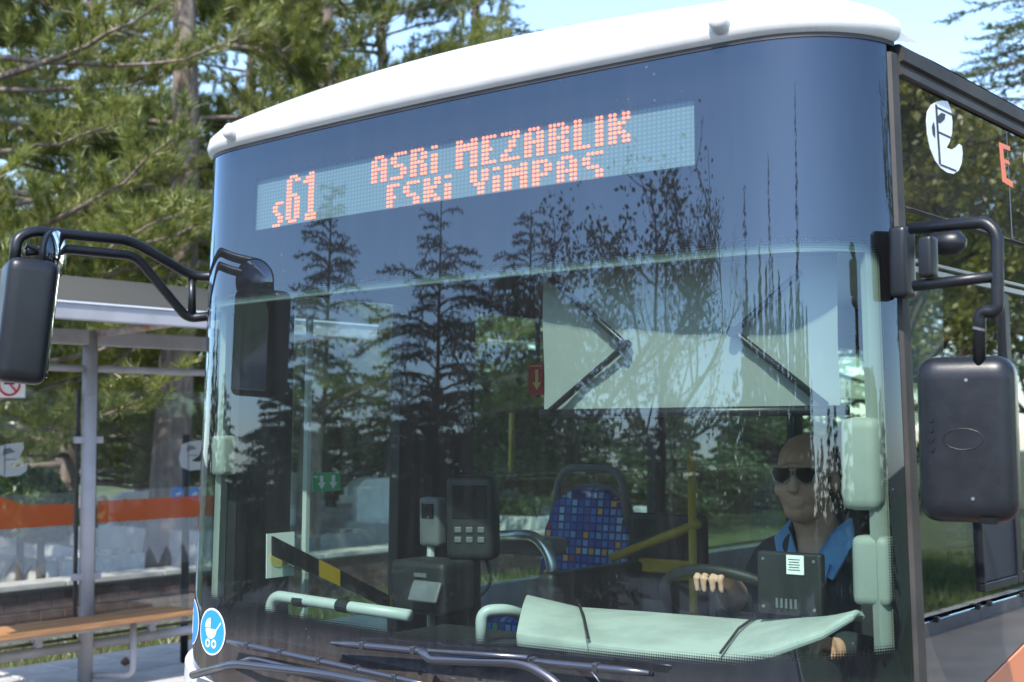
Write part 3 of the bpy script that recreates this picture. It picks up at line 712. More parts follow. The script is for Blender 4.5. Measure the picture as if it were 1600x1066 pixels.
for k in range(6): MB().box(cm+mt_ @ Vector((-.036+(k % 3)*.036, -.062, -.035-(k//3)*.03)), (.022, .006, .018), 0, mt_).build('machine_button', 'grey', v2, bevel=.003)
MB().tube(bez([cm+Vector((.03, .02, -.12)), cm+Vector((.06, .02, -.2)), cm+Vector((-.02, .0, -.28)), cm+Vector((.05, .05, -.42))], 6, .06), .005, 6).build('machine_cable', 'dark', v2, smooth=True)
MB().tube([cm-Vector((0, 0, .12)), cm-Vector((0, 0, .5))], .022, 10).build('machine_post', 'dark', v2)
rbox('cab_wall', (-.18, .95, .95), (.06, .5, .78), 'dark', bus, .02)
rbox('cab_top', atY(800, 850, .95), (.40, .10, .06), 'grey', bus, .02)
# rails
def rail(pts, r, mat, name='handrail', rr=.06): return MB().tube(bez(pts, 7, rr), r, 12).build(name, mat, bus, smooth=True)
hr = rail([atY(421, 985, .30), atY(424, 930, .30), atY(520, 945, .30), atY(640, 962, .32)], .018, 'railpaint', rr=.05)
MB().tube([atY(462, 938, .30), atY(478, 940, .30)], .0195, 12).build('rail_band', 'dark', hr); MB().tube([atY(529, 946, .30), atY(546, 949, .30)], .0195, 12).build('rail_band', 'dark', hr)
rail([atY(752, 1010, .25), atY(752, 955, .25), atY(790, 952, .3), atY(830, 965, .4)], .016, 'railpaint')
rail([atY(780, 838, .85), atY(836, 836, .85), atY(862, 870, .85), atY(862, 940, .85)], .018, 'steel')
dg = [atX(*q, -1.06) for q in ((424, 838), (640, 948), (640, 968), (424, 868))]
pt = MB().add([p for p in dg]+[p+Vector((.012, 0, 0)) for p in dg], [(0,1,2,3),(7,6,5,4),(0,4,5,1),(1,5,6,2),(2,6,7,3),(3,7,4,0)]).build('door_barrier', 'dark', bus)
for f0, f1 in ((.30, .45), (.82, .95)):
    a_ = [dg[0].lerp(dg[1], f0), dg[0].lerp(dg[1], f1), dg[3].lerp(dg[2], f1), dg[3].lerp(dg[2], f0)]
    MB().add([p+Vector((.015, 0, 0)) for p in a_], [(0,1,2,3)]).build('hazard_stripe', 'yellow', pt)
pp = [atX(*q, -1.04) for q in ((424, 870), (635, 972))]; MB().add([pp[0], pp[1], pp[1]-Vector((0, 0, .3)), pp[0]-Vector((0, 0, .3))], [(0,1,2,3)]).build('barrier_pane', 'partition', pt)
# poles and passenger seats
for px, Y, mat in ((1080, 1.35, 'yellow'), (800, 1.9, 'yellow')):
    c = atY(px, 700, Y); MB().tube([(c.x, Y, .53), (c.x, Y, 1.70)], .014, 12).build('grab_pole', mat, bus, smooth=True) if px != 800 else MB().tube([atY(800, 645, Y), atY(799, 738, Y)], .013, 10).build('grab_pole', mat, bus, smooth=True)
rail([atY(955, 872, 1.35), atY(1092, 818, 1.35)], .016, 'yellow'); rail([atY(1050, 900, 1.35), atY(1094, 896, 1.35)], .02, 'yellow')
def seat(x, y, zf):
    st = MB(); prof = [(-.19, -.02), (-.215, .16), (-.20, .34), (-.15, .45), (-.07, .50), (.07, .50), (.15, .45), (.20, .34), (.215, .16), (.19, -.02)]
    o = MB().prism(prof, (x, y, zf+.42), (1, 0, 0), (0, .12, 1), (0, .05, 0)).build('seat_back', 'seat', bus, bevel=.015, seg=2, smooth=True)
    MB().tube(bez([Vector((x-.20, y+.06, zf+.66)), Vector((x-.15, y+.09, zf+1.0)), Vector((x+.15, y+.09, zf+1.0)), Vector((x+.20, y+.06, zf+.66))], 6, .08), .016, 10).build('grab_handle', 'grey', o, smooth=True)
    sh = [(-.215, .02), (-.225, .2), (-.21, .36), (-.155, .475), (-.07, .525), (.07, .525), (.155, .475), (.21, .36), (.225, .2), (.215, .02)]
    MB().prism(sh, (x, y+.052, zf+.41), (1, 0, 0), (0, .12, 1), (0, .03, 0)).build('seat_shell', 'grey', o, bevel=.01)
    rbox('seat_cushion', (x, y-.2, zf+.42), (.42, .42, .08), 'seat', o, .03)
    MB().tube([(x, y-.15, zf), (x, y-.15, zf+.4)], .03, 10).build('seat_leg', 'dark', o)
ZF = .62
for x, y in ((atY(903, 830, 1.72).x, 1.72), (-.85, 4.6), (-.85, 5.6)): seat(x, y, ZF)
# dark cab partition behind the driver
a_, c_ = atY(985, 800, 1.45), atY(1105, 800, 1.45)
cd = MB().box(((a_.x+c_.x)/2, 1.45, 1.02), (c_.x-a_.x, .03, .92)).build('cab_partition', 'dark', bus, bevel=.02)
MB().box(((a_.x+c_.x)/2, 1.43, 1.30), ((c_.x-a_.x)*.7, .012, .05)).build('partition_handle', 'yellow', cd, bevel=.01)
MB().box(((a_.x+c_.x)/2-.05, 1.432, 1.12), (.10, .008, .12)).build('partition_hatch', 'grey', cd, bevel=.006)
# signs seen inside
c = atX(510, 753, -1.11); sg_ = MB().box((-1.11, c.y, c.z), (.004, .13, .065)).build('exit_sign', 'green', bus)
for dy in (-.025, .03): MB().prism([(-.008, .022), (.008, .022), (.008, -.002), (.018, -.002), (0, -.026), (-.018, -.002), (-.008, -.002)], (-1.1075, c.y+dy, c.z), (0, 1, 0), (0, 0, 1), (.001, 0, 0)).build('sign_arrow', 'paper', sg_)
c = atY(838, 592, .9); rs_ = MB().box((c.x, .9, c.z), (.06, .004, .105)).build('red_sign', 'red', bus)
MB().prism([(-.006, .03), (.006, .03), (.006, -.012), (.018, -.012), (0, -.036), (-.018, -.012), (-.006, -.012)], (c.x+.004, .8975, c.z), (1, 0, 0), (0, 0, 1), (0, -.001, 0)).build('sign_arrow', 'signyellow', rs_)
MB().box((c.x+.002, .8975, c.z+.042), (.05, .001, .003)).build('sign_line', 'signyellow', rs_)
MB().tube([(c.x, .91, c.z-.06), (c.x, .91, 2.45)], .008, 8).build('sign_post', 'dark', rs_)
c = atX(438, 867, -1.09); ps = MB().box((-1.09, c.y, c.z), (.003, .12, .145)).build('door_poster', 'paper', bus)
MB().prism(circle((0, 0), 0, 0, .042, .030), (-1.088, c.y-.005, c.z-.01), (0, 1, 0), (0, 0, 1), (.001, 0, 0)).build('poster_print', 'signyellow', ps)

# ---- left mirror on its double arm
lm = bus
pth = bez([fp(-SMAX, 2.295, .02), atX(303, 434, -1.235), atX(205, 376, -1.27), atX(52, 361, -1.30), atX(26, 372, -1.31), atX(22, 420, -1.31)], 6, .05)
arm = MB().tube(pth, .0165, 12).build('mirror_arm', 'black', bus, smooth=True)
MB().tube(bez([fp(-SMAX, 2.165, .02), atX(300, 497, -1.235), atX(288, 492, -1.245), atX(212, 400, -1.27), atX(100, 389, -1.295), atX(40, 392, -1.31)], 6, .04), .0155, 12).build('lower_tube', 'black', arm, smooth=True)
MB().tube([atX(300, 434, -1.235), atX(300, 497, -1.235)], .0135, 12).build('tie_tube', 'black', arm, smooth=True)
mc = atX(37, 503, -1.31); ang = math.atan2(.9, .41)-PI/2
mz = Matrix.Rotation(R(6), 3, FWD) @ Matrix.Rotation(ang, 3, 'Z')
def hous(name, c, d, mtx, bev, seg=5):
    return MB().box(c, d, 0, mtx).build(name, 'black', bus, bevel=bev, seg=seg, smooth=True)
lh = hous('mirror_housing', mc, (.21, .145, .37), mz, .04)
MB().box(mc+mz @ Vector((0, .0735, -.005)), (.165, .006, .31), 0, mz).build('mirror_glass', 'mirror', lh, bevel=.002)
MB().tube([mc+mz @ Vector((a, .035, b)) for a, b in ((-.107, -.15), (-.107, .15))], .003, 6).build('housing_seam', 'black', lh)
rc = atX(84, 398, -1.27); rn = Vector((.78, .50, -.05)).normalized()
rm = MB().tube([rc-rn*.03, rc-rn*.012, rc+rn*.004, rc+rn*.008], [.03, .072, .078, .074], 28).build('round_mirror', 'black', bus, auto=50)
b = MB(); u_ = rn.cross(Vector((0, 0, 1))).normalized(); v_ = u_.cross(rn)
b.grid([[rc+rn*(.0095+.012*(1-k*k))+u_*(.072*k*math.cos(a))+v_*(.072*k*math.sin(a)) for a in np.linspace(0, 2*PI, 33)] for k in np.linspace(0.01, 1, 8)]).build('mirror_glass', 'mirror', rm, smooth=True)
MB().tube([rc-rn*.02, atX(40, 384, -1.305)], .011, 8).build('mirror_stem', 'black', rm)
# ---- right mirror
YM = .13
br = rbox('mirror_bracket', (1.172, .235, 2.135), (.04, .06, .155), 'black', bus, .012)
rbox('mirror_bracket_hinge', atY(1450, 402, YM), (.03, .04, .085), 'black', br, .008)
ra = MB().tube(bez([atY(1422, 357, YM), atY(1540, 347, YM), atY(1558, 365, YM), atY(1559, 488, YM), atY(1531, 486, YM), atY(1530, 572, YM)], 6, .028), .0125, 12).build('mirror_arm', 'black', bus, smooth=True)
MB().tube([atY(1428, 447, YM), atY(1556, 432, YM)], .0115, 12).build('lower_tube', 'black', ra, smooth=True)
MB().tube([atY(1531, 512, YM), atY(1530, 516, YM)], .014, 12).build('arm_ring', 'grey', ra)
mc = atY(1514, 686, YM+.04); mzr = Matrix.Rotation(R(14), 3, 'Z')
rh = hous('mirror_housing', mc, (.190, .13, .335), mzr, .048, 7)
MB().box(mc+mzr @ Vector((0, .067, 0)), (.12, .005, .24), 0, mzr).build('mirror_glass', 'mirror', rh)
oc = mc+mzr @ Vector((-.004, -.0645, 0))
MB().tube([oc+mzr @ Vector((.038*math.cos(a), 0, .021*math.sin(a))) for a in np.linspace(0, 2*PI, 33)], .0016, 6, cap=False).build('oval_badge', 'black', rh, smooth=True)
for dx, dz in ((-.065, .02), (-.065, 0), (-.065, -.02), (-.065, .04)): 
    q = mc+mzr @ Vector((dx, -.0645, dz)); MB().tube([q+Vector((0, .003, 0)), q-Vector((0, .0012, 0))], .006, 10).build('badge_letter', 'black', rh)
for dx, dz in ((.005, .118), (.012, -.118)):
    q = mc+mzr @ Vector((dx, -.0645, dz)); MB().tube([q+Vector((0, .003, 0)), q-Vector((0, .002, 0))], .0035, 10).build('housing_screw', 'steel', rh)
q = mc+mzr @ Vector((.04, -.045, -.165)); MB().tube([q+Vector((0, 0, .01)), q-Vector((0, 0, .003))], [.02, .017], 14).build('drain_plug', 'black', rh)
c = atX(1477, 380, 1.215); b = MB(); b.tube([c+Vector((-.03, 0, 0)), c+Vector((0, 0, 0)), c+Vector((.03, 0, -.002)), c+Vector((.045, 0, -.005))], [.024, .03, .027, .012], 18); b.build('side_camera', 'black', bus, auto=60)
# ---- wipers
def wiper(blade, arm_pts, w_off=-.05):
    wp = MB().tube(bez(arm_pts, 6, .05), .012, 8).build('wiper_arm', 'chrome', bus, smooth=True)
    a, c = blade[0], blade[-1]; n_ = 14
    pts = [a.lerp(c, k/(n_-1)) for k in range(n_)]
    b = MB(); b.tube(pts, [.005]+[.0095]*(n_-2)+[.005], 8); b.build('wiper_blade', 'chrome', wp, smooth=True)
    MB().tube([p+Vector((0, .016, -.006)) for p in pts], .005, 6).build('blade_rubber', 'black', wp)
    for t in (.12, .3, .5, .68, .86):
        q = a.lerp(c, t); MB().box(q+Vector((0, -.002, .002)), (.014, .02, .02)).build('blade_clip', 'chrome', wp, bevel=.003)
    return wp
def wf(px, py, off=-.05): s_, z_ = on_front(px, py); return fp(s_, z_, off)
wiper([wf(540, 1001), wf(1032, 1046)], [wf(690, 1011, -.075), wf(706, 1024, -.08), wf(850, 1028, -.075), wf(905, 1064, -.07), fp(.55, 1.05, -.06)])
wiper([wf(378, 999), wf(560, 1044, -.05), wf(690, 1066)], [wf(322, 1052, -.045), wf(400, 1032, -.07), wf(540, 1046, -.085), wf(640, 1064, -.085), fp(.02, 1.06, -.08)])
MB().tube([wf(706, 1010, -.085), wf(780, 1014, -.09), wf(856, 1020, -.08)], .006, 8).build('wiper_link', 'chrome', bus, smooth=True)
MB().tube(bez([wf(318, 1060, -.03), wf(420, 1024, -.06), wf(560, 1056, -.06), fp(-.1, 1.04, -.06)], 5, .04), .007, 8).build('wiper_link', 'chrome', bus, smooth=True)
# ---- round stickers on the corner of the glass
def sticker(s0, z0, rz, pict=True):
    def disc(name, r0, mat, off, parent):
        b = MB(); b.grid([[fp(s0+r0*k*math.cos(a), z0+r0*k*math.sin(a), off) for a in np.linspace(0, 2*PI, 41)] for k in np.linspace(.02, 1, 6)])
        return b.build(name, mat, parent, smooth=True)
    st = disc('round_sticker', rz, 'emblemwhite', -.002, bus); disc('sticker_field', rz*.92, 'blue', -.003, st)
    def shape(name, poly, off=-.004):
        b = MB(); b.add([fp(s0+x*rz, z0+y*rz, off) for x, y in poly], [tuple(range(len(poly)))]); b.build(name, 'emblemwhite', st)
    if pict:
        shape('pram_body', [(-.45, .12)]+[(.42*math.cos(a)-.03, .12+.42*math.sin(a)) for a in np.linspace(PI, 2*PI, 12)]+[(.39, .12)])
        shape('pram_hood', [(-.08, .16)]+[(-.08+.42*math.cos(a), .16+.42*math.sin(a)) for a in np.linspace(PI/2, PI, 8)])
        shape('pram_handle', [(.36, .12), (.42, .10), (.72, .42), (.66, .46)])
        for x in (-.24, .22):
            b = MB(); b.grid([[fp(s0+(x+k*math.cos(a))*rz, z0+(-.50+k*math.sin(a))*rz, -.004) for a in np.linspace(0, 2*PI, 20)] for k in (.10, .19)]); b.build('pram_wheel', 'emblemwhite', st)
    else:
        shape('figure_body', [(-.15, .3), (.15, .3), (.22, -.5), (-.22, -.5)])
        shape('figure_head', [(.14*math.cos(a), .48+.14*math.sin(a)) for a in np.linspace(0, 2*PI, 14)])
def _p(s, z):
    q = fp(s, z)-CAM; zc = q.dot(FWD); return (PW/2+FPX*q.dot(RGT)/zc, PH/2-FPX*q.dot(UPV)/zc)
zs = 1.155; ss_ = np.linspace(-SMAX, -.7, 400); xs_ = np.array([_p(a, zs)[0] for a in ss_]); k0 = int(np.argmin(xs_))       # corner of the glass
k1 = k0+int(np.argmin(np.abs(xs_[k0:]-331))); zz_ = np.linspace(1.0, 1.4, 200); zs = float(zz_[np.argmin([abs(_p(ss_[k1], z)[1]-987) for z in zz_])])
sticker(float(ss_[k1]), zs, .069); sticker(float(ss_[k1])-.150, zs+.012, .069, False)
# ------------------------------------------------------------------ the driver
def solid(parts, voxel, name, mat, parent, smooth_it=6):
    """parts: list of (kind, ...) joined by voxel remesh into one continuous skin"""
    b = MB()
    def ball(mt, nu, nv):
        vs_ = [mt @ Vector((0, 0, 1))]+[mt @ Vector((math.sin(PI*j/nv)*math.cos(2*PI*i/nu), math.sin(PI*j/nv)*math.sin(2*PI*i/nu), math.cos(PI*j/nv))) for j in range(1, nv) for i in range(nu)]+[mt @ Vector((0, 0, -1))]
        fs = [(0, 1+i, 1+(i+1) % nu) for i in range(nu)]; e = len(vs_)-1
        fs += [(1+j*nu+i, 1+(j+1)*nu+i, 1+(j+1)*nu+(i+1) % nu, 1+j*nu+(i+1) % nu) for j in range(nv-2) for i in range(nu)]
        fs += [(e, 1+(nv-2)*nu+(i+1) % nu, 1+(nv-2)*nu+i) for i in range(nu)]; b.add(vs_, fs)
    for p in parts:
        if p[0] == 'e':       # ellipsoid: centre, radii, optional rotation
            _, c, r_, *ro = p; ball(Matrix.Translation(c) @ (ro[0].to_4x4() if ro else Matrix()) @ Matrix.Diagonal((*r_, 1)), 24, 16)
        else:                 # capsule chain: points, radii
            _, pts, rs_ = p; pts = [Vector(q) for q in pts]
            for a, c, ra_, rc_ in zip(pts[:-1], pts[1:], rs_[:-1], rs_[1:]):
                for k in range(9):
                    t = k/8; q = a.lerp(c, t); ball(Matrix.Translation(q) @ Matrix.Scale(ra_+(rc_-ra_)*t, 4), 12, 8)
    me = bpy.data.meshes.new(name); me.from_pydata(b.v, [], b.f); o = bpy.data.objects.new(name, me); col.objects.link(o)
    md = o.modifiers.new('r', 'REMESH'); md.mode = 'VOXEL'; md.voxel_size = voxel
    sm = o.modifiers.new('s', 'SMOOTH'); sm.iterations = smooth_it; sm.factor = .5
    dg = bpy.context.evaluated_depsgraph_get(); nm = bpy.data.meshes.new_from_object(o.evaluated_get(dg)); o.modifiers.clear(); o.data = nm
    nm.polygons.foreach_set('use_smooth', [True]*len(nm.polygons)); nm.materials.clear(); nm.materials.append(M[mat])
    if parent: o.parent = parent; o.matrix_parent_inverse = parent.matrix_world.inverted()
    return o
HC = Vector((.665, .76, 1.645)); HR = Matrix.Rotation(R(9), 3, 'Z')         # looking ahead, a little to his left
def h(x, y, z): return HC+HR @ Vector((x, y, z))
DX_ = .675
body = [('e', h(0, .015, .035), (.076, .094, .082), HR), ('e', h(0, -.02, -.03), (.066, .075, .085), HR), ('e', h(0, -.045, -.085), (.045, .045, .035), HR),
        ('e', h(0, -.097, -.012), (.012, .018, .024), HR), ('e', h(0, -.108, -.028), (.017, .014, .012), HR), ('e', h(0, -.082, .028), (.055, .018, .012), HR),
        ('e', h(.044, -.062, -.03), (.022, .02, .022), HR), ('e', h(-.044, -.062, -.03), (.022, .02, .022), HR), ('e', h(0, -.088, -.062), (.026, .012, .006), HR), ('e', h(0, -.086, -.072), (.022, .011, .006), HR),
        ('e', h(.078, .015, -.012), (.011, .02, .033), HR), ('e', h(-.078, .015, -.012), (.011, .02, .033), HR),
        ('c', [h(0, .025, -.06), Vector((DX_, .81, 1.49)), Vector((DX_, .82, 1.42))], [.058, .060, .075]),
        ('e', Vector((DX_, .85, 1.22)), (.17, .105, .26)), ('e', Vector((DX_, .83, 1.00)), (.17, .13, .12))]
# right arm to the wheel, left arm down to the lap rim
wr = Vector((.625, .40, 1.405)); wl_ = Vector((.86, .46, 1.25))
body += [('c', [(.53, .84, 1.40), (.46, .72, 1.20), (.575, .52, 1.35), wr], [.055, .047, .040, .028]), ('c', [(.87, .84, 1.40), (.95, .70, 1.18), wl_], [.055, .047, .030])]
body += [('c', [(.62, .78, .98), (.57, .42, 1.00), (.57, .40, .62)], [.085, .065, .045]), ('c', [(.80, .78, .98), (.84, .42, 1.00), (.84, .40, .62)], [.085, .065, .045])]
# right hand on the rim: palm and five fingers
body.append(('e', wr+Vector((.005, -.035, .018)), (.036, .036, .017)))
for i, (dx, ln_) in enumerate(((-.034, .042), (-.012, .050), (.011, .047), (.033, .036))):
    k = wr+Vector((dx, -.062, .022)); body.append(('c', [k+Vector((0, .02, 0)), k, k+Vector((0, -ln_*.55, -.014)), k+Vector((0, -ln_*.42, -.042))], [.0090, .0088, .0080, .0070]))
body.append(('c', [wr+Vector((-.034, -.02, .006)), wr+Vector((-.05, -.038, -.006)), wr+Vector((-.042, -.058, -.022))], [.011, .0095, .008]))
body.append(('e', wl_+Vector((-.01, -.04, .01)), (.034, .038, .018)))
for i, dx in enumerate((-.028, -.010, .009, .027)):
    k = wl_+Vector((dx-.01, -.068, .012)); body.append(('c', [k+Vector((0, .02, 0)), k, k+Vector((0, -.022, -.016)), k+Vector((0, -.014, -.04))], [.0095, .009, .008, .007]))
body.append(('c', [wl_+Vector((.028, -.02, 0)), wl_+Vector((.042, -.04, -.01)), wl_+Vector((.03, -.06, -.02))], [.011, .0095, .008]))
man = empty('person', (DX_, .85, .96), 'bald driver in sunglasses, blue shirt and dark vest, hand on the steering wheel', 'person')
solid(body, .0046, 'body', 'skin', man, 3)
torso = [('e', Vector((DX_, .85, 1.22)), (.195, .128, .28)), ('c', [(.535, .84, 1.41), (DX_, .835, 1.445), (.865, .84, 1.41)], [.068, .082, .068]), ('e', Vector((DX_, .84, 1.02)), (.19, .15, .13))]
solid(torso, .009, 'vest', 'vest', man)
solid([('c', [(.525, .84, 1.40), (.46, .72, 1.20), (.555, .56, 1.325)], [.068, .060, .052]), ('c', [(.875, .84, 1.40), (.95, .70, 1.18), (.885, .53, 1.235)], [.068, .060, .050])], .008, 'sleeves', 'vest', man)
solid([('c', [(.62, .78, .98), (.57, .42, 1.00), (.57, .40, .64)], [.10, .078, .058]), ('c', [(.80, .78, .98), (.84, .42, 1.00), (.84, .40, .64)], [.10, .078, .058])], .012, 'trousers', 'vest', man)
for sx_ in (-1, 1): rbox('shoe', (.705+sx_*.135, .35, .585), (.09, .26, .08), 'black', man, .03)
# open shirt collar: two wings and the shirt front in the vest opening
for sx_ in (-1, 1):
    a = [Vector((DX_+sx_*.012, .735, 1.405)), Vector((DX_+sx_*.075, .745, 1.375)), Vector((DX_+sx_*.118, .790, 1.475)), Vector((DX_+sx_*.085, .845, 1.535)), Vector((DX_+sx_*.066, .775, 1.505))]
    b = MB(); n = Vector((0, -.012, .004)); b.add(a+[p+n for p in a], [(0,1,2,3,4), (9,8,7,6,5)]+[(k, (k+1) % 5, 5+(k+1) % 5, 5+k) for k in range(5)]); b.build('collar', 'shirt', man, bevel=.003, seg=2, smooth=True)
b = MB(); b.add([Vector((DX_-.07, .728, 1.42)), Vector((DX_+.07, .728, 1.42)), Vector((DX_+.03, .715, 1.27)), Vector((DX_, .712, 1.20)), Vector((DX_-.03, .715, 1.27))], [(0,1,2,3,4)]); o = b.build('shirt_front', 'shirt', man); o.modifiers.new('t', 'SOLIDIFY').thickness = .01
# cropped hair round the back and sides
solid([('e', h(0, .045, .012), (.0765, .070, .062), HR), ('e', h(.055, .03, .0), (.026, .045, .04), HR), ('e', h(-.055, .03, .0), (.026, .045, .04), HR)], .005, 'hair', 'hair', man, 3)
# sunglasses
gl = MB(); b = MB()
for sx_ in (-1, 1):
    rows = []
    pl = [(-.027, .016), (.024, .018), (.027, .004), (.018, -.018), (-.004, -.024), (-.024, -.010)]
    MB().prism([(sx_*x, z) for x, z in pl], h(sx_*.033, -.100, .012), HR @ Vector((1, sx_*.18, 0)), (0, 0, 1), HR @ Vector((0, .003, 0))).build('lens', 'lens', man, bevel=.002)
    MB().tube([h(sx_*.058, -.094, .022), h(sx_*.078, -.05, .018), h(sx_*.084, .01, .012)], .0018, 6).build('temple', 'steel', man)
    MB().tube([h(sx_*.033+sx_*x*1.04, -.101+.18*.5*abs(x)*0, .012+z*1.06) for x, z in pl+[pl[0]]], .0014, 6, cap=False).build('lens_rim', 'steel', man)
MB().tube([h(-.010, -.104, .024), h(.010, -.104, .024)], .0018, 6).build('bridge', 'steel', man)
# ------------------------------------------------------------------ bus shelter
XS = -5.4
sh = empty('bus_shelter', (XS, 3, .12), 'grey metal bus shelter with glass back panels, orange band and wooden bench', 'bus shelter')
pc = atX(137, 800, XS); PYS = pc.y
for k in range(-1, 2):
    y = PYS+k*1.42
    MB().tube([(XS, y, .10), (XS, y, 2.44)], .048, 18).build('post', 'alu', sh, smooth=True)
    MB().tube([(XS, y, 1.99), (XS, y, 2.0)], .0495, 18).build('post_collar', 'alu', sh)
y0, y1 = PYS-2.1, PYS+1.7
MB().box((XS, (y0+y1)/2, 2.395), (.07, y1-y0, .10)).build('top_beam', 'alu', sh, bevel=.01)
for k in range(-1, 1):
    a, c = PYS+k*1.42+.05, PYS+(k+1)*1.42-.05
    MB().tube([(XS, a, 2.19), (XS, c, 2.19)], .024, 12).build('glazing_rail', 'alu', sh, smooth=True)
    MB().tube([(XS, a, .385), (XS, c, .385)], .032, 12).build('foot_rail', 'alu', sh, smooth=True)
    XP = XS-.03
    gp = MB().box((XP, (a+c)/2, 1.24), (.008, c-a-.06, 1.62)).build('glass_panel', 'shelterpane', sh)
    yl, yr_ = a+.04, c-.04; xf = XP+.006
    if k == -1:
        bp = [(yl, 1.17), (yr_, 1.17), (yr_, 1.305), (yr_-.35, 1.315), (yr_-.6, 1.40), (yr_-.8, 1.48), (yl, 1.60)]
    else: bp = [(yl, 1.17), (yr_, 1.17), (yr_, 1.315), (yl, 1.315)]
    MB().prism(bp, (xf, 0, 0), (0, 1, 0), (0, 0, 1), (.001, 0, 0)).build('orange_band', 'orangefilm', gp)
    zt_ = 1.168
    # frosted band with a zigzag lower edge
    pl = [(yl, zt_), (yr_, zt_)]; nz_ = 9
    for q in range(nz_*2+1): pl.append((yr_-(yr_-yl)*q/(nz_*2), .99 if q % 2 == 0 else .86))
    MB().prism(pl, (xf, 0, 0), (0, 1, 0), (0, 0, 1), (.001, 0, 0)).build('frosted_band', 'frost', gp)
    ey, ez = (c-.52, 1.60) if k == 0 else (c-.50, 1.60)
    def E2(pts): return [(ey+x, ez+z) for x, z in pts]
    for pl in ([(-.11, -.02), (-.09, .08), (-.02, .10), (.09, .11), (.10, .075), (.06, .0), (.0, -.035), (.06, -.045), (.13, -.015), (.12, -.07), (.07, -.10), (-.02, -.105), (-.09, -.08)],):
        MB().prism(E2(pl), (xf, 0, 0), (0, 1, 0), (0, 0, 1), (.001, 0, 0)).build('etched_emblem', 'etch', gp)
    MB().prism(E2([(-.05, .03), (.04, .05), (.0, .075), (-.04, .07)]), (xf+.002, 0, 0), (0, 1, 0), (0, 0, 1), (.0006, 0, 0)).build('emblem_slot', 'grey', gp)
    MB().prism(E2([(-.035, -.10), (-.028, -.10), (-.028, .095), (-.035, .095)]), (xf+.002, 0, 0), (0, 1, 0), (0, 0, 1), (.0006, 0, 0)).build('emblem_slot', 'grey', gp)
    MB().prism(E2([(-.035, .0), (.05, .0), (.05, .006), (-.035, .006)]), (xf+.002, 0, 0), (0, 1, 0), (0, 0, 1), (.0006, 0, 0)).build('emblem_slot', 'grey', gp)
    for yy in (a+.015, c-.015): MB().box((XP, yy, 1.24), (.02, .02, 1.62)).build('panel_gasket', 'rubber', gp)
    MB().box((XP, (a+c)/2, .435), (.02, c-a, .016)).build('panel_gasket', 'rubber', gp)
    for yy in (a+.012, c-.012):
        for z in (.83, 1.72): MB().box((XS-.005, yy, z), (.05, .075, .045)).build('panel_clamp', 'alu', gp, bevel=.006)
    for t in (.35, .78): MB().box((XS-.01, a+(c-a)*t, .44), (.05, .05, .075)).build('panel_clamp', 'alu', gp, bevel=.006)
# canopy: curved smoked roof with a pale front fascia, ribs and a rusty brace
XF = -4.45
rows = []
for t in np.linspace(0, 1, 12):
    x = XF+.02+(XS-.35-XF)*t; z = 2.515+.27*math.sin(min(1, t*1.25)*PI*.52)
    rows.append([(x, y, z) for y in np.linspace(y0-.2, y1, 3)])
cn = MB().grid(rows).build('canopy', 'canopy', sh, smooth=True); cn.modifiers.new('thick', 'SOLIDIFY').thickness = .008
MB().box((XF, (y0-.2+y1)/2, 2.465), (.05, y1-y0+.2, .095)).build('fascia', 'alu', sh, bevel=.008)
MB().box((XF+.006, (y0-.2+y1)/2, 2.518), (.06, y1-y0+.2, .010)).build('fascia_lip', 'emblemwhite', sh)
for k in range(-1, 2):
    y = PYS+k*1.42
    MB().tube([Vector(rows[i][0])*1+Vector((0, y-rows[i][0][1], -.022)) for i in range(12)], .014, 8).build('canopy_rib', 'alu', sh, smooth=True)
    MB().tube([(XS+.02, y+.02, 2.42), (XS+.45, y+.02, 2.43), (XF-.02, y+.02, 2.45)], .024, 10).build('roof_brace', 'rust', sh, smooth=True)
# bench
zb = .56
bn = MB().box((XS+.22, PYS-.45, zb-.035), (.05, 2.05, .04)).build('bench_frame', 'alu', sh, bevel=.006)
for k in range(3): MB().box((XS+.10+k*.115, PYS-.45, zb+.005), (.10, 2.1, .036)).build('bench_slat', 'wood', bn, bevel=.006)
for y in (PYS+.19, PYS-1.3):
    MB().tube(bez([(XS+.25, y, zb-.04), (XS+.25, y, .19), (XS+.05, y-.16, .19)], 6, .06), .02, 10).build('bench_leg', 'alu', bn, smooth=True)
# no smoking plate hanging from the glazing rail
c = atX(14, 600, XS+.06); ns = MB().box((XS+.06, c.y, c.z), (.006, .22, .17)).build('no_smoking_sign', 'paper', sh)
MB().tube([(XS+.066, c.y+.07*math.cos(a), c.z+.07*math.sin(a)) for a in np.linspace(0, 2*PI, 33)], .007, 6, cap=False).build('sign_ring', 'red', ns)
MB().tube([(XS+.066, c.y-.05, c.z+.05), (XS+.066, c.y+.05, c.z-.05)], .006, 6).build('sign_bar', 'red', ns)
MB().box((XS+.065, c.y, c.z+.003), (.004, .07, .012)).build('cigarette', 'black', ns)
for dy in (-.07, .07): MB().tube([(XS+.055, c.y+dy, c.z+.08), (XS+.02, c.y+dy, 2.19)], .004, 6).build('sign_wire', 'alu', ns)
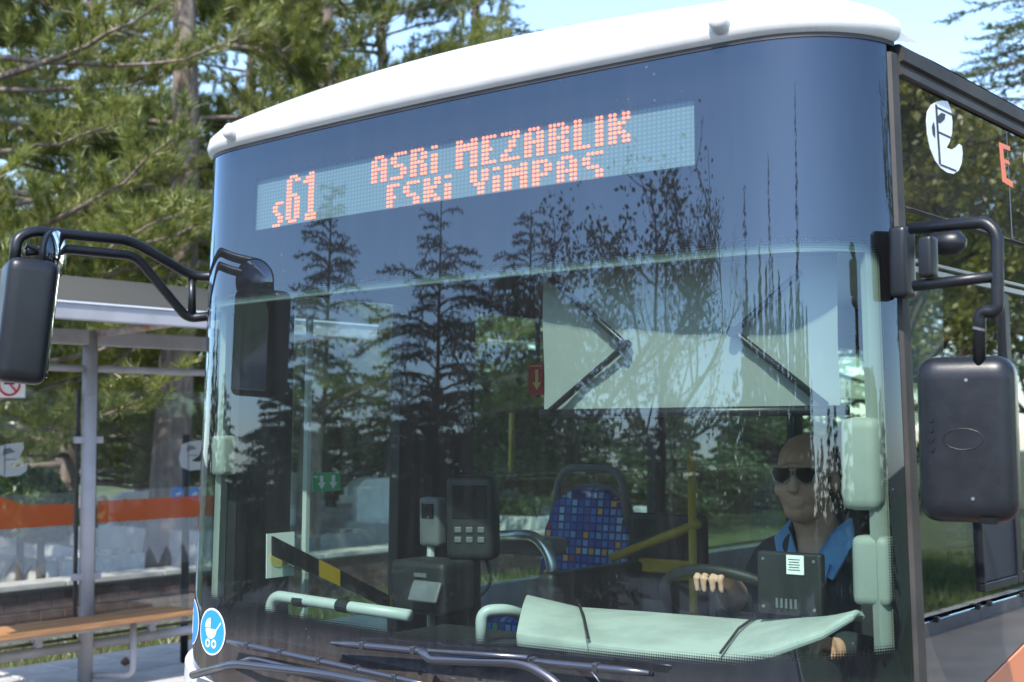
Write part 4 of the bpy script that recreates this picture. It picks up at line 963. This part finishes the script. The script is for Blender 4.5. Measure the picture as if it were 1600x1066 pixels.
# round route badges on a slim pole behind the shelter
for px, py in ((277, 772), (303, 772)):
    c = atX(px, py, XS-.2); o = MB().tube([c, c+Vector((.006, 0, 0))], .055, 24).build('round_badge', 'blue', sh); MB().tube([c+Vector((.007, -.02, -.005)), c+Vector((.007, .02, .005))], .012, 6).build('badge_print', 'emblemwhite', o)
c = atX(290, 800, XS-.22); MB().tube([(c.x, c.y, .1), (c.x, c.y, 1.75)], .028, 12).build('badge_pole', 'dark', sh, smooth=True)
o = MB().tube([atZ(190, 1040, .14)+Vector((0, 0, .02)), atZ(190, 1040, .14)+Vector((.03, .01, .03)), atZ(190, 1040, .14)+Vector((.06, .02, .02))], [.014, .032, .012], 10).build('pine_cone', 'cone', None, smooth=True)
tag(o, 'small brown pine cone lying on the paving under the bench', 'pine cone')
# ------------------------------------------------------------------ cemetery behind
XW = -8.1
wl = empty('brick_wall', (XW, 6, 0), 'low brown brick wall with pale coping behind the bus shelter', 'wall')
MB().box((XW, 6, .23), (.20, 14, .44)).build('wall_core', 'mortar', wl)
b0 = None; rs = random.Random(9)
for cr in range(5):
    for k in range(54):
        y = 1.0+k*.222+(cr % 2)*.111; z = .055+cr*.082
        if b0 is None: b0 = MB().box((0, 0, 0), (.05, .21, .072)).build('brick', 'brick', wl, bevel=.005, seg=1); o = b0
        else: o = b0.copy(); col.objects.link(o)
        o.location = (XW+.085-wl.location.x+rs.uniform(-.004, .004), y-wl.location.y, z); o.matrix_parent_inverse.identity(); o.parent = wl
for k in range(14): MB().box((XW, -.5+k, .475), (.30, .985, .05)).build('coping_stone', 'slab', wl, bevel=.008)
def grave(x, y, L_, W_, hh, head, mat, label, plant):
    g = empty('grave', (x, y, .03), label, 'grave', 'marble graves behind the shelter')
    for dx, dy, sx_, sy_ in ((0, -W_/2, L_, .12), (0, W_/2, L_, .12), (-L_/2, 0, .12, W_-.124), (L_/2, 0, .12, W_-.124)):
        MB().box((x+dx, y+dy, .03+hh/2), (sx_, sy_, hh)).build('kerb_stone', mat, g, bevel=.01)
    MB().box((x, y, .03+hh*.42), (L_-.14, W_-.14, hh*.8)).build('bed', 'soil' if plant else mat, g)
    if head:
        pr = [(-W_*.42, 0), (W_*.42, 0), (W_*.42, head*.8), (W_*.25, head), (-W_*.25, head), (-W_*.42, head*.8)]
        MB().prism(pr, (x-L_/2-.02, y, .03+hh), (0, 1, 0), (0, 0, 1), (.09, 0, 0)).build('headstone', mat, g, bevel=.012)
    if plant:
        gg = np.random.default_rng(int(abs(x*37+y*11))); n = 420
        c_ = np.stack([gg.uniform(x-L_/2+.1, x+L_/2-.1, n), gg.uniform(y-W_/2+.1, y+W_/2-.1, n), .03+hh+gg.uniform(0, .22, n)], 1)
        d = gg.normal(0, .05, (n, 3, 3)); tris('planting', c_[:, None]+d, 'bush', g)
gr = random.Random(3); LB = ['white marble grave with tall headstone', 'low white marble grave with bare slab', 'white marble grave overgrown with leafy planting', 'grey granite grave with headstone']
spots = [(-9.6, 3.3, 0, 1), (-9.7, 4.9, 1, 0), (-9.6, 6.5, 2, 1), (-9.9, 8.3, 3, 0), (-9.6, 10.2, 0, 0), (-9.8, 12.2, 2, 0), (-12.0, 3.8, 1, 0), (-12.1, 5.6, 0, 1), (-12.2, 7.5, 2, 0), (-12.0, 9.3, 1, 1), (-12.3, 11.3, 0, 0), (-12.1, 13.4, 3, 0),
         (-14.6, 6.0, 0, 0), (-14.7, 8.0, 1, 0), (-14.5, 10.2, 0, 1), (-14.6, 12.5, 1, 0), (-14.8, 15.0, 0, 0), (-9.8, 14.2, 1, 0), (-12.2, 16.0, 0, 0)]
NE = {}
for x, y, kd, tall in spots:
    row = 'just behind the brick wall' if x > -11 else ('in the middle row of graves' if x > -13.5 else 'in the far row of graves')
    lb = LB[kd]+' '+row
    grave(x, y, 1.7, .95, .55 if not tall else .72, (.0 if kd == 1 else (.55 if kd != 2 else .35)), 'greystone' if kd == 3 else 'marble', lb, kd == 2)
# clipped bushes
def bush(x, y, z, r, label):
    b = empty('clipped_bush', (x, y, .03), label, 'bush'); gg = np.random.default_rng(int(abs(y*100))); n = 9000
    d = gg.normal(0, 1, (n, 3)); d /= np.linalg.norm(d, axis=1)[:, None]; d = np.sign(d)*np.abs(d)**.7; rr = gg.uniform(.75, 1.05, n)[:, None]
    c_ = np.array([x, y, z])+d*rr*np.array([r, r, r*.85]); tris('crown', c_[:, None]+gg.normal(0, .028, (n, 3, 3)), 'bush', b)
    MB().tube([(x, y, .03), (x+.02, y, z*.6), (x, y+.01, z)], [.04, .035, .03], 8).build('trunk', 'barkdark', b)
c = atX(30, 850, -9.2); bush(-9.2, c.y, 1.12, .34, 'clipped round bush beside the post of the bus shelter, darker one')
c = atX(62, 850, -8.9); bush(-8.9, c.y, 1.02, .27, 'clipped round bush beside the post of the bus shelter, lighter and smaller one')
# posts and wall across the road, seen mirrored in the flank
wp = MB(); wp.tube([(6.2, 9.6, .1), (6.2, 9.6, 1.25), (6.2, 9.6, 1.3)], [.11, .11, .07], 14); tag(wp.build('white_post', 'marble', None, auto=40), 'white concrete post standing on the grass verge across the road', 'post')
# ------------------------------------------------------------------ trees
def unit(a): return a/np.maximum(np.linalg.norm(a, axis=-1, keepdims=True), 1e-9)
def needles(P, D, n, Ln, wd, spread, g):
    m_ = len(P); d = unit(D[:, None]+g.normal(0, spread, (m_, n, 3))); Lx = Ln*g.uniform(.7, 1.1, (m_, n, 1))
    b = P[:, None]+D[:, None]*g.uniform(-.04, .04, (m_, n, 1)); pr = unit(np.cross(d, g.normal(0, 1, (m_, n, 3))))*wd*.5
    return np.stack([b-pr, b+pr, b+d*Lx], 2).reshape(-1, 3, 3)
def tubes(b, pts, r0, r1, n=5):
    k = len(pts); b.tube(pts, [r0+(r1-r0)*i/(k-1) for i in range(k)], n, cap=False)
def along(pts, u):
    K = len(pts); i0 = np.minimum((u*(K-1)).astype(int), K-2); f = (u*(K-1)-i0)[:, None]
    return pts[i0]*(1-f)+pts[i0+1]*f, unit(pts[i0+1]-pts[i0])
def twig_faces(P, D, Lt, w_, g):
    pr = unit(np.cross(D, g.normal(0, 1, D.shape)))*w_; e = P+D*Lt[:, None]
    return np.stack([P-pr, P+pr, e], 1)
def pine(name, label, loc, H=12., zlow=1.6, rt=.17, Lmax=3.0, seed=0, zcut=9., bark='bark', leaf='pine', nn=28, whorl=.40, group=None, ln=.15, wd=.010, m_=5, open_to=None):
    g = np.random.default_rng(seed); t = empty(name, loc, label, 'tree', group); loc = np.array(loc)
    tr = [loc+np.array([.10*math.sin(z*.55+seed)-.10*math.sin(seed), .10*math.cos(z*.43+seed)-.10*math.cos(seed), z]) for z in np.linspace(0, H, 18)]
    b = MB(); rr = [rt*(1.25 if i == 0 else 1)*(1-.92*i/17) for i in range(18)]; b.tube(tr, rr, 14); b.build('trunk', bark, t, smooth=True)
    br = Tubes(); TP, TD, TW = [], [], []; z = zlow; trA = np.array(tr); K = 9; us = np.linspace(0, 1, K)[:, None]
    while z < H-.2:
        f = (z-zlow)/(H-zlow); low = z < zcut
        for _ in range(int(g.integers(4, 7)) if low else 3):
            a = g.uniform(0, 2*PI); Lb = Lmax*(1-f)**.75*g.uniform(.6, 1.1)+.25; zz = z+g.uniform(-.18, .18)
            if open_to is not None and zz < 7.5 and math.cos(a-open_to) > .45: continue
            p0 = np.array([np.interp(zz, trA[:, 2]-loc[2], trA[:, q]) for q in range(3)]); dr = np.array([math.cos(a), math.sin(a), 0]); up0 = g.uniform(-.12, .35); sd = np.array([-dr[1], dr[0], 0])
            rise = Lb*(up0*us-.42*us*us*(.6 if up0 > 0 else .3)+.30*us**3)
            pts = p0+dr*Lb*us+sd*g.normal(0, .16)*Lb*us*us+np.array([0, 0, 1.])*rise+g.normal(0, .014*Lb, (K, 3))*us
            br.add(pts, .010+.011*Lb, .005, 5)
            n = int(6+Lb*(7 if low else 3)); u = np.minimum(.2+.8*(np.arange(n)+g.uniform(0, 1, n))/n, 1); pb, td = along(pts, u)
            sg = np.where(np.arange(n) % 2, 1, -1)*g.uniform(.4, .95, n)
            tdir = unit(td*.7+sd*sg[:, None]+np.stack([0*u, 0*u, g.uniform(-.1, .55, n)], 1)); Lt = g.uniform(.25, .7, n)*(1.15-.5*u)
            if low: TW.append(twig_faces(pb, tdir, Lt, .006, g))
            v = np.linspace(.35, 1, m_ if low else 3); pp = pb[:, None]+tdir[:, None]*(Lt[:, None]*v)[..., None]
            pp[..., 2] += .06*v*v; TP.append((pp+g.normal(0, .025, pp.shape)).reshape(-1, 3)); TD.append(np.repeat(unit(tdir*.8+np.array([0, 0, .75])), len(v), 0))
        z += whorl*g.uniform(.75, 1.25)
    br.build('branches', bark, t); tris('twigs', np.concatenate(TW), bark, t)
    P, D = np.concatenate(TP), np.concatenate(TD); tris('crown', needles(P, D, nn, ln, wd, .55, g), leaf, t)
    return t
def fir(name, label, loc, H=8., Lmax=2.2, seed=0, leaf='fir', zlow=.4, whorl=.22, droop=.25, nn=4, ln=.065, wd=.018, group=None, sparse=1.0):
    g = np.random.default_rng(seed); t = empty(name, loc, label, 'tree', group); loc = np.array(loc)
    MB().tube([loc, loc+np.array([.05, 0, H*.5]), loc+np.array([.02, .03, H])], [.014*H, .009*H, .012], 10).build('trunk', 'barkdark', t, smooth=True)
    br = Tubes(); TP, TD = [], []; z = zlow; K = 7; us = np.linspace(0, 1, K)[:, None]
    while z < H-.1:
        f = (z-zlow)/(H-zlow)
        for _ in range(int(g.integers(4, 7))):
            a = g.uniform(0, 2*PI); Lb = (Lmax*(1-f)**.9*g.uniform(.5, 1.15)+.16); dr = np.array([math.cos(a), math.sin(a), 0]); sd = np.array([-dr[1], dr[0], 0])
            upk = g.uniform(.1, .4)+.25*f
            pts = loc+np.array([.03, .01, z+g.uniform(-.1, .1)])+dr*Lb*us+np.array([0, 0, Lb])*(upk*us-(droop+.2)*us*us)+g.normal(0, .012*Lb, (K, 3))*us
            br.add(pts, .008+.007*Lb, .003, 4)
            m1 = max(2, int(Lb/.06)); u = .15+.85*(np.arange(m1)+1)/m1; pb, _d = along(pts, u); TP.append(pb); TD.append(unit(dr+g.normal(0, .2, (m1, 3))))
            n = int(Lb*7.5*sparse)
            if n < 1: continue
            u = .15+.82*(np.arange(n)+.5)/n; pb, _d = along(pts, u); sg = np.where(np.arange(n) % 2, 1, -1)*g.uniform(.5, .9, n)
            td = unit(dr*.75+sd*sg[:, None]+np.stack([0*u, 0*u, g.uniform(-.25, .1, n)], 1)); Lt = Lb*.34*(1.1-u*.8)*g.uniform(.7, 1.2, n)+.06
            m2 = max(2, int(Lt.mean()/.055)); v = (np.arange(m2)+1)/m2
            pp = pb[:, None]+td[:, None]*(Lt[:, None]*v)[..., None]; TP.append((pp+g.normal(0, .01, pp.shape)).reshape(-1, 3)); TD.append(unit(np.repeat(td, m2, 0)+g.normal(0, .15, (n*m2, 3))))
        z += whorl*g.uniform(.7, 1.3)
    br.build('branches', 'barkdark', t)
    P, D = np.concatenate(TP), np.concatenate(TD); tris('crown', needles(P, D, nn, ln, wd, .6, g), leaf, t); return t
def broadleaf(name, label, loc, H=7., seed=0, leaf='springleaf', nleaf=9, size=.05, spread=.55, rt=.14, dens=1.0, group=None, first=.28):
    g = np.random.default_rng(seed); t = empty(name, loc, label, 'tree', group); loc = np.array(loc); br = Tubes(); TP = []
    def grow(p, d, Lx, r, lev):
        K = 5; pts = [p]; dd = d
        for i in range(K-1): dd = unit(dd+g.normal(0, .10, 3)+np.array([0, 0, .04])); pts.append(pts[-1]+dd*Lx/(K-1))
        br.add(pts, r, r*.62, 6 if lev < 2 else 4)
        if lev >= 3:
            for q in pts[1:]:
                for _ in range(nleaf if lev == 4 else nleaf//2): TP.append(q+g.normal(0, .11, 3))
        if lev == 4: return
        nb = (5, 4, 4, 3)[lev] if lev else 6
        for k in range(nb):
            u = g.uniform(.35, 1.0) if lev else g.uniform(first, 1.0); i0 = min(int(u*(K-1)), K-2); pb = pts[i0]+(pts[i0+1]-pts[i0])*(u*(K-1)-i0)
            nd = unit(dd*.75+unit(g.normal(0, 1, 3)*np.array([1, 1, .45]))*spread*1.3+np.array([0, 0, .12])); grow(pb, nd, Lx*g.uniform(.5, .75), r*.55, lev+1)
    grow(loc, np.array([0, 0, 1.]), H*.5, rt, 0)
    br.build('branches', 'barkdark', t)
    P = np.array(TP); n = int(len(P)*dens); P = P[g.permutation(len(P))[:n]]
    a = unit(g.normal(0, 1, (n, 3))); b_ = unit(np.cross(a, g.normal(0, 1, (n, 3)))); s_ = size*g.uniform(.6, 1.2, (n, 1))
    tris('leaves', np.stack([P-a*s_*.5, P+b_*s_*.32, P+a*s_*.5, P-b_*s_*.32], 1), leaf, t, per=4); return t
def gnd(px, D): p = atD(px, 690, D); return (p.x, p.y, .03)
PG = 'pines behind the bus shelter'
pine('pine_tree', 'tall pine with a stout bare trunk right behind the shelter glass', gnd(257, 14.0), 13, 2.2, .22, 3.3, 11, 7.6, open_to=math.atan2(-.61, .83))
pine('pine_tree', 'leaning pine at the outer end of the shelter', gnd(-75, 12.5), 12, 1.9, .17, 3.2, 5, 7.2)
pine('pine_tree', 'dense pine showing above the white roof dome of the bus', gnd(480, 16), 12, 1.6, .16, 3.2, 23, 8.4)
pine('pine_tree', 'slim pine between the dense pine and the cedar', gnd(610, 19.0), 13, 1.8, .15, 3.0, 31, 9.0, nn=15, wd=.013)
pine('pine_tree', 'pine standing deep among the graves', gnd(110, 18.5), 12, 1.0, .15, 3.4, 47, 9.0, nn=13, wd=.015)
pine('pine_tree', 'far pine at the back of the cemetery', gnd(370, 21.0), 11, 1.0, .15, 3.4, 53, 10.0, nn=12, wd=.017)
pine('pine_tree', 'farthest pine in the gap beyond the graves', gnd(0, 25.0), 7.5, .8, .15, 3.8, 57, 11.0, nn=8, wd=.024, ln=.18)
pine('pine_tree', 'rearmost pine of the cemetery grove', gnd(240, 27.0), 7.5, .8, .15, 3.8, 58, 11.0, nn=8, wd=.024, ln=.18)
fir('cedar_tree', 'dark cedar rising behind the roof of the bus', gnd(742, 22.0), 12.5, 2.6, 3, 'cedar', 1.0, .26, .30, 4, .08, .022)
fir('cedar_tree', 'cedar reaching in from beyond the rear of the bus', gnd(1715, 19.0), 13, 3.6, 8, 'cedar', 3.0, .30, .25, 4, .08, .022)
fir('cedar_tree', 'cedar seen through the bus windows behind the seats', gnd(900, 22.0), 8.5, 2.8, 14, 'cedar', .5, .26, .25, 4, .08, .024)
fir('cedar_tree', 'cedar seen through the bus windows near the cab', gnd(1060, 24.0), 8.0, 2.8, 15, 'cedar', .5, .26, .25, 4, .08, .024)
broadleaf('spring_tree', 'small fresh green tree among the graves', gnd(520, 21), 4.6, 3, 'bush', 9, .08, .6, .1)
for k, px in enumerate((560, 680, 790, 870, 980, 1030, 1120, 1200, 1300)):
    if k == 0: fd = fir('cedar_tree', 'dense cedar in the dark row far behind the bus', gnd(px, 30.0), 9.0, 3.0, 201, 'cedar', .3, .32, .25, 4, .12, .04, 'far cedars behind the bus', .8)
    else: copy_thing(fd, gnd(px, 28.0+(k*7 % 5)), k*1.3, .85+.1*(k % 3))
# trees in front of the bus, standing where the windshield mirrors them
def mirrored(px, py, D):
    """ground point D metres out along the mirrored sight line, and the height that line has there"""
    s_, z_ = on_front(px, py); p = fp(s_, z_); n = (fp(s_+.004, z_)-fp(s_-.004, z_)).cross(fp(s_, z_+.004)-fp(s_, z_-.004)).normalized()
    d = (p-CAM).normalized(); r_ = d-2*d.dot(n)*n; hl = math.hypot(r_.x, r_.y); q = p+r_*(D/hl); return (q.x, q.y, .01), q.z
def mfir(px, py, D, Lmax, seed, label, leaf='fir', **k):
    q, hz = mirrored(px, py, D); k.setdefault('sparse', 1.3); k.setdefault('wd', .026); k.setdefault('whorl', .19); return fir('fir_tree', label, q, hz, Lmax, seed, leaf, **k)
mfir(520, 285, 13, 2.4, 61, 'slender dark fir across the open asphalt in front of the bus')
mfir(690, 315, 14, 3.6, 62, 'broad dark fir across the open asphalt in front of the bus')
mfir(830, 330, 16, 3.2, 63, 'shaggy fir beside the brown-leaved tree in front of the bus')
q, hz = mirrored(900, 270, 13); broadleaf('old_leaf_tree', 'sparse tree with old brown leaves in front of the bus', q, hz*1.05, 71, 'brownleaf', 8, .09, .6, .10, .9)
q, hz = mirrored(1060, 290, 16); broadleaf('old_leaf_tree', 'bare-twigged tree with few brown leaves in front of the bus', q, hz*1.05, 72, 'brownleaf', 5, .08, .5, .09, .5)
mfir(1163, 285, 20, 1.0, 64, 'narrow spire-like fir in front of the bus')
mfir(1200, 235, 22, 1.2, 65, 'second narrow spire-like fir farther along in front of the bus')
mfir(1242, 130, 22, 1.7, 66, 'tall fir at the end of the row facing the driver')
q, hz = mirrored(365, 420, 14); pine('pine_tree', 'pine at the corner of the open asphalt', q, hz, 1.0, .15, 2.6, 81, 6, leaf='cedar', nn=14, wd=.014)
print('REFL', [(px, [round(float(v), 1) for v in (*mirrored(px, 600, 15)[0][:2], mirrored(px, 600, 15)[1])]) for px in (340, 370, 400, 500, 700, 900, 1100, 1200, 1240, 1280, 1320, 1350, 1375)])
hb = None; g_ = random.Random(7); kk = 0
HL = ['rounded young fir', 'bushy young fir', 'tall young fir', 'ragged young fir']
def hedge(x, y, h):
    global kk
    if kk < 4:
        protos.append(fir('hedge_fir', 'young fir in the back row beyond the open asphalt', (x, y, .01), 6.0, (2.6, 2.4, 2.0, 2.8)[kk], 90+kk, 'cedar', .1, .25, .25, 4, .14, .065, 'young firs in the back row', 1.2)); protos[-1].scale = (1, 1, h/6)
    else: c = copy_thing(protos[kk % 4], (x, y, .01), g_.uniform(0, 6)); c.scale = (1, 1, h/6)
    kk += 1
protos = []
for x in np.arange(-20, 22, 2.3): hedge(x+g_.uniform(-.5, .5), -25.5+g_.uniform(-1, 1), g_.uniform(5.2, 7.2) if x > -7 else g_.uniform(3.2, 4.6))
for x in np.arange(-21, 22, 2.1): hedge(x+g_.uniform(-.5, .5), -28.5+g_.uniform(-1, 1), g_.uniform(6.5, 8.0) if x > -7 else g_.uniform(3.5, 5.0))
for x in np.arange(-8, 24, 1.9): hedge(x+g_.uniform(-.4, .4), -31+g_.uniform(-1, 1), g_.uniform(6.5, 8.0))
for y in np.arange(-24, -3, 1.7): hedge(-18.5+g_.uniform(-.8, .8), y+g_.uniform(-.5, .5), g_.uniform(3.0, 4.6))
for y in np.arange(-12, 6, 1.8): hedge(12.5+g_.uniform(-.8, .8), y+g_.uniform(-.5, .5), g_.uniform(2.2, 3.0))
for k, (x, y, h) in enumerate(((8.2, 9.5, 6.8), (7.2, 13.5, 7.4), (9.0, 18.0, 8.0), (8.0, 23.0, 8.5), (9.5, 29, 9))):
    broadleaf('spring_tree', 'fresh yellow-green tree on the verge across the road'+(', '+('first', 'second', 'third', 'fourth', 'fifth')[k]+' in its row'), (x, y, .1), h, 100+k, 'springleaf', 15, .115, .6, .09, 1, 'trees on the verge')
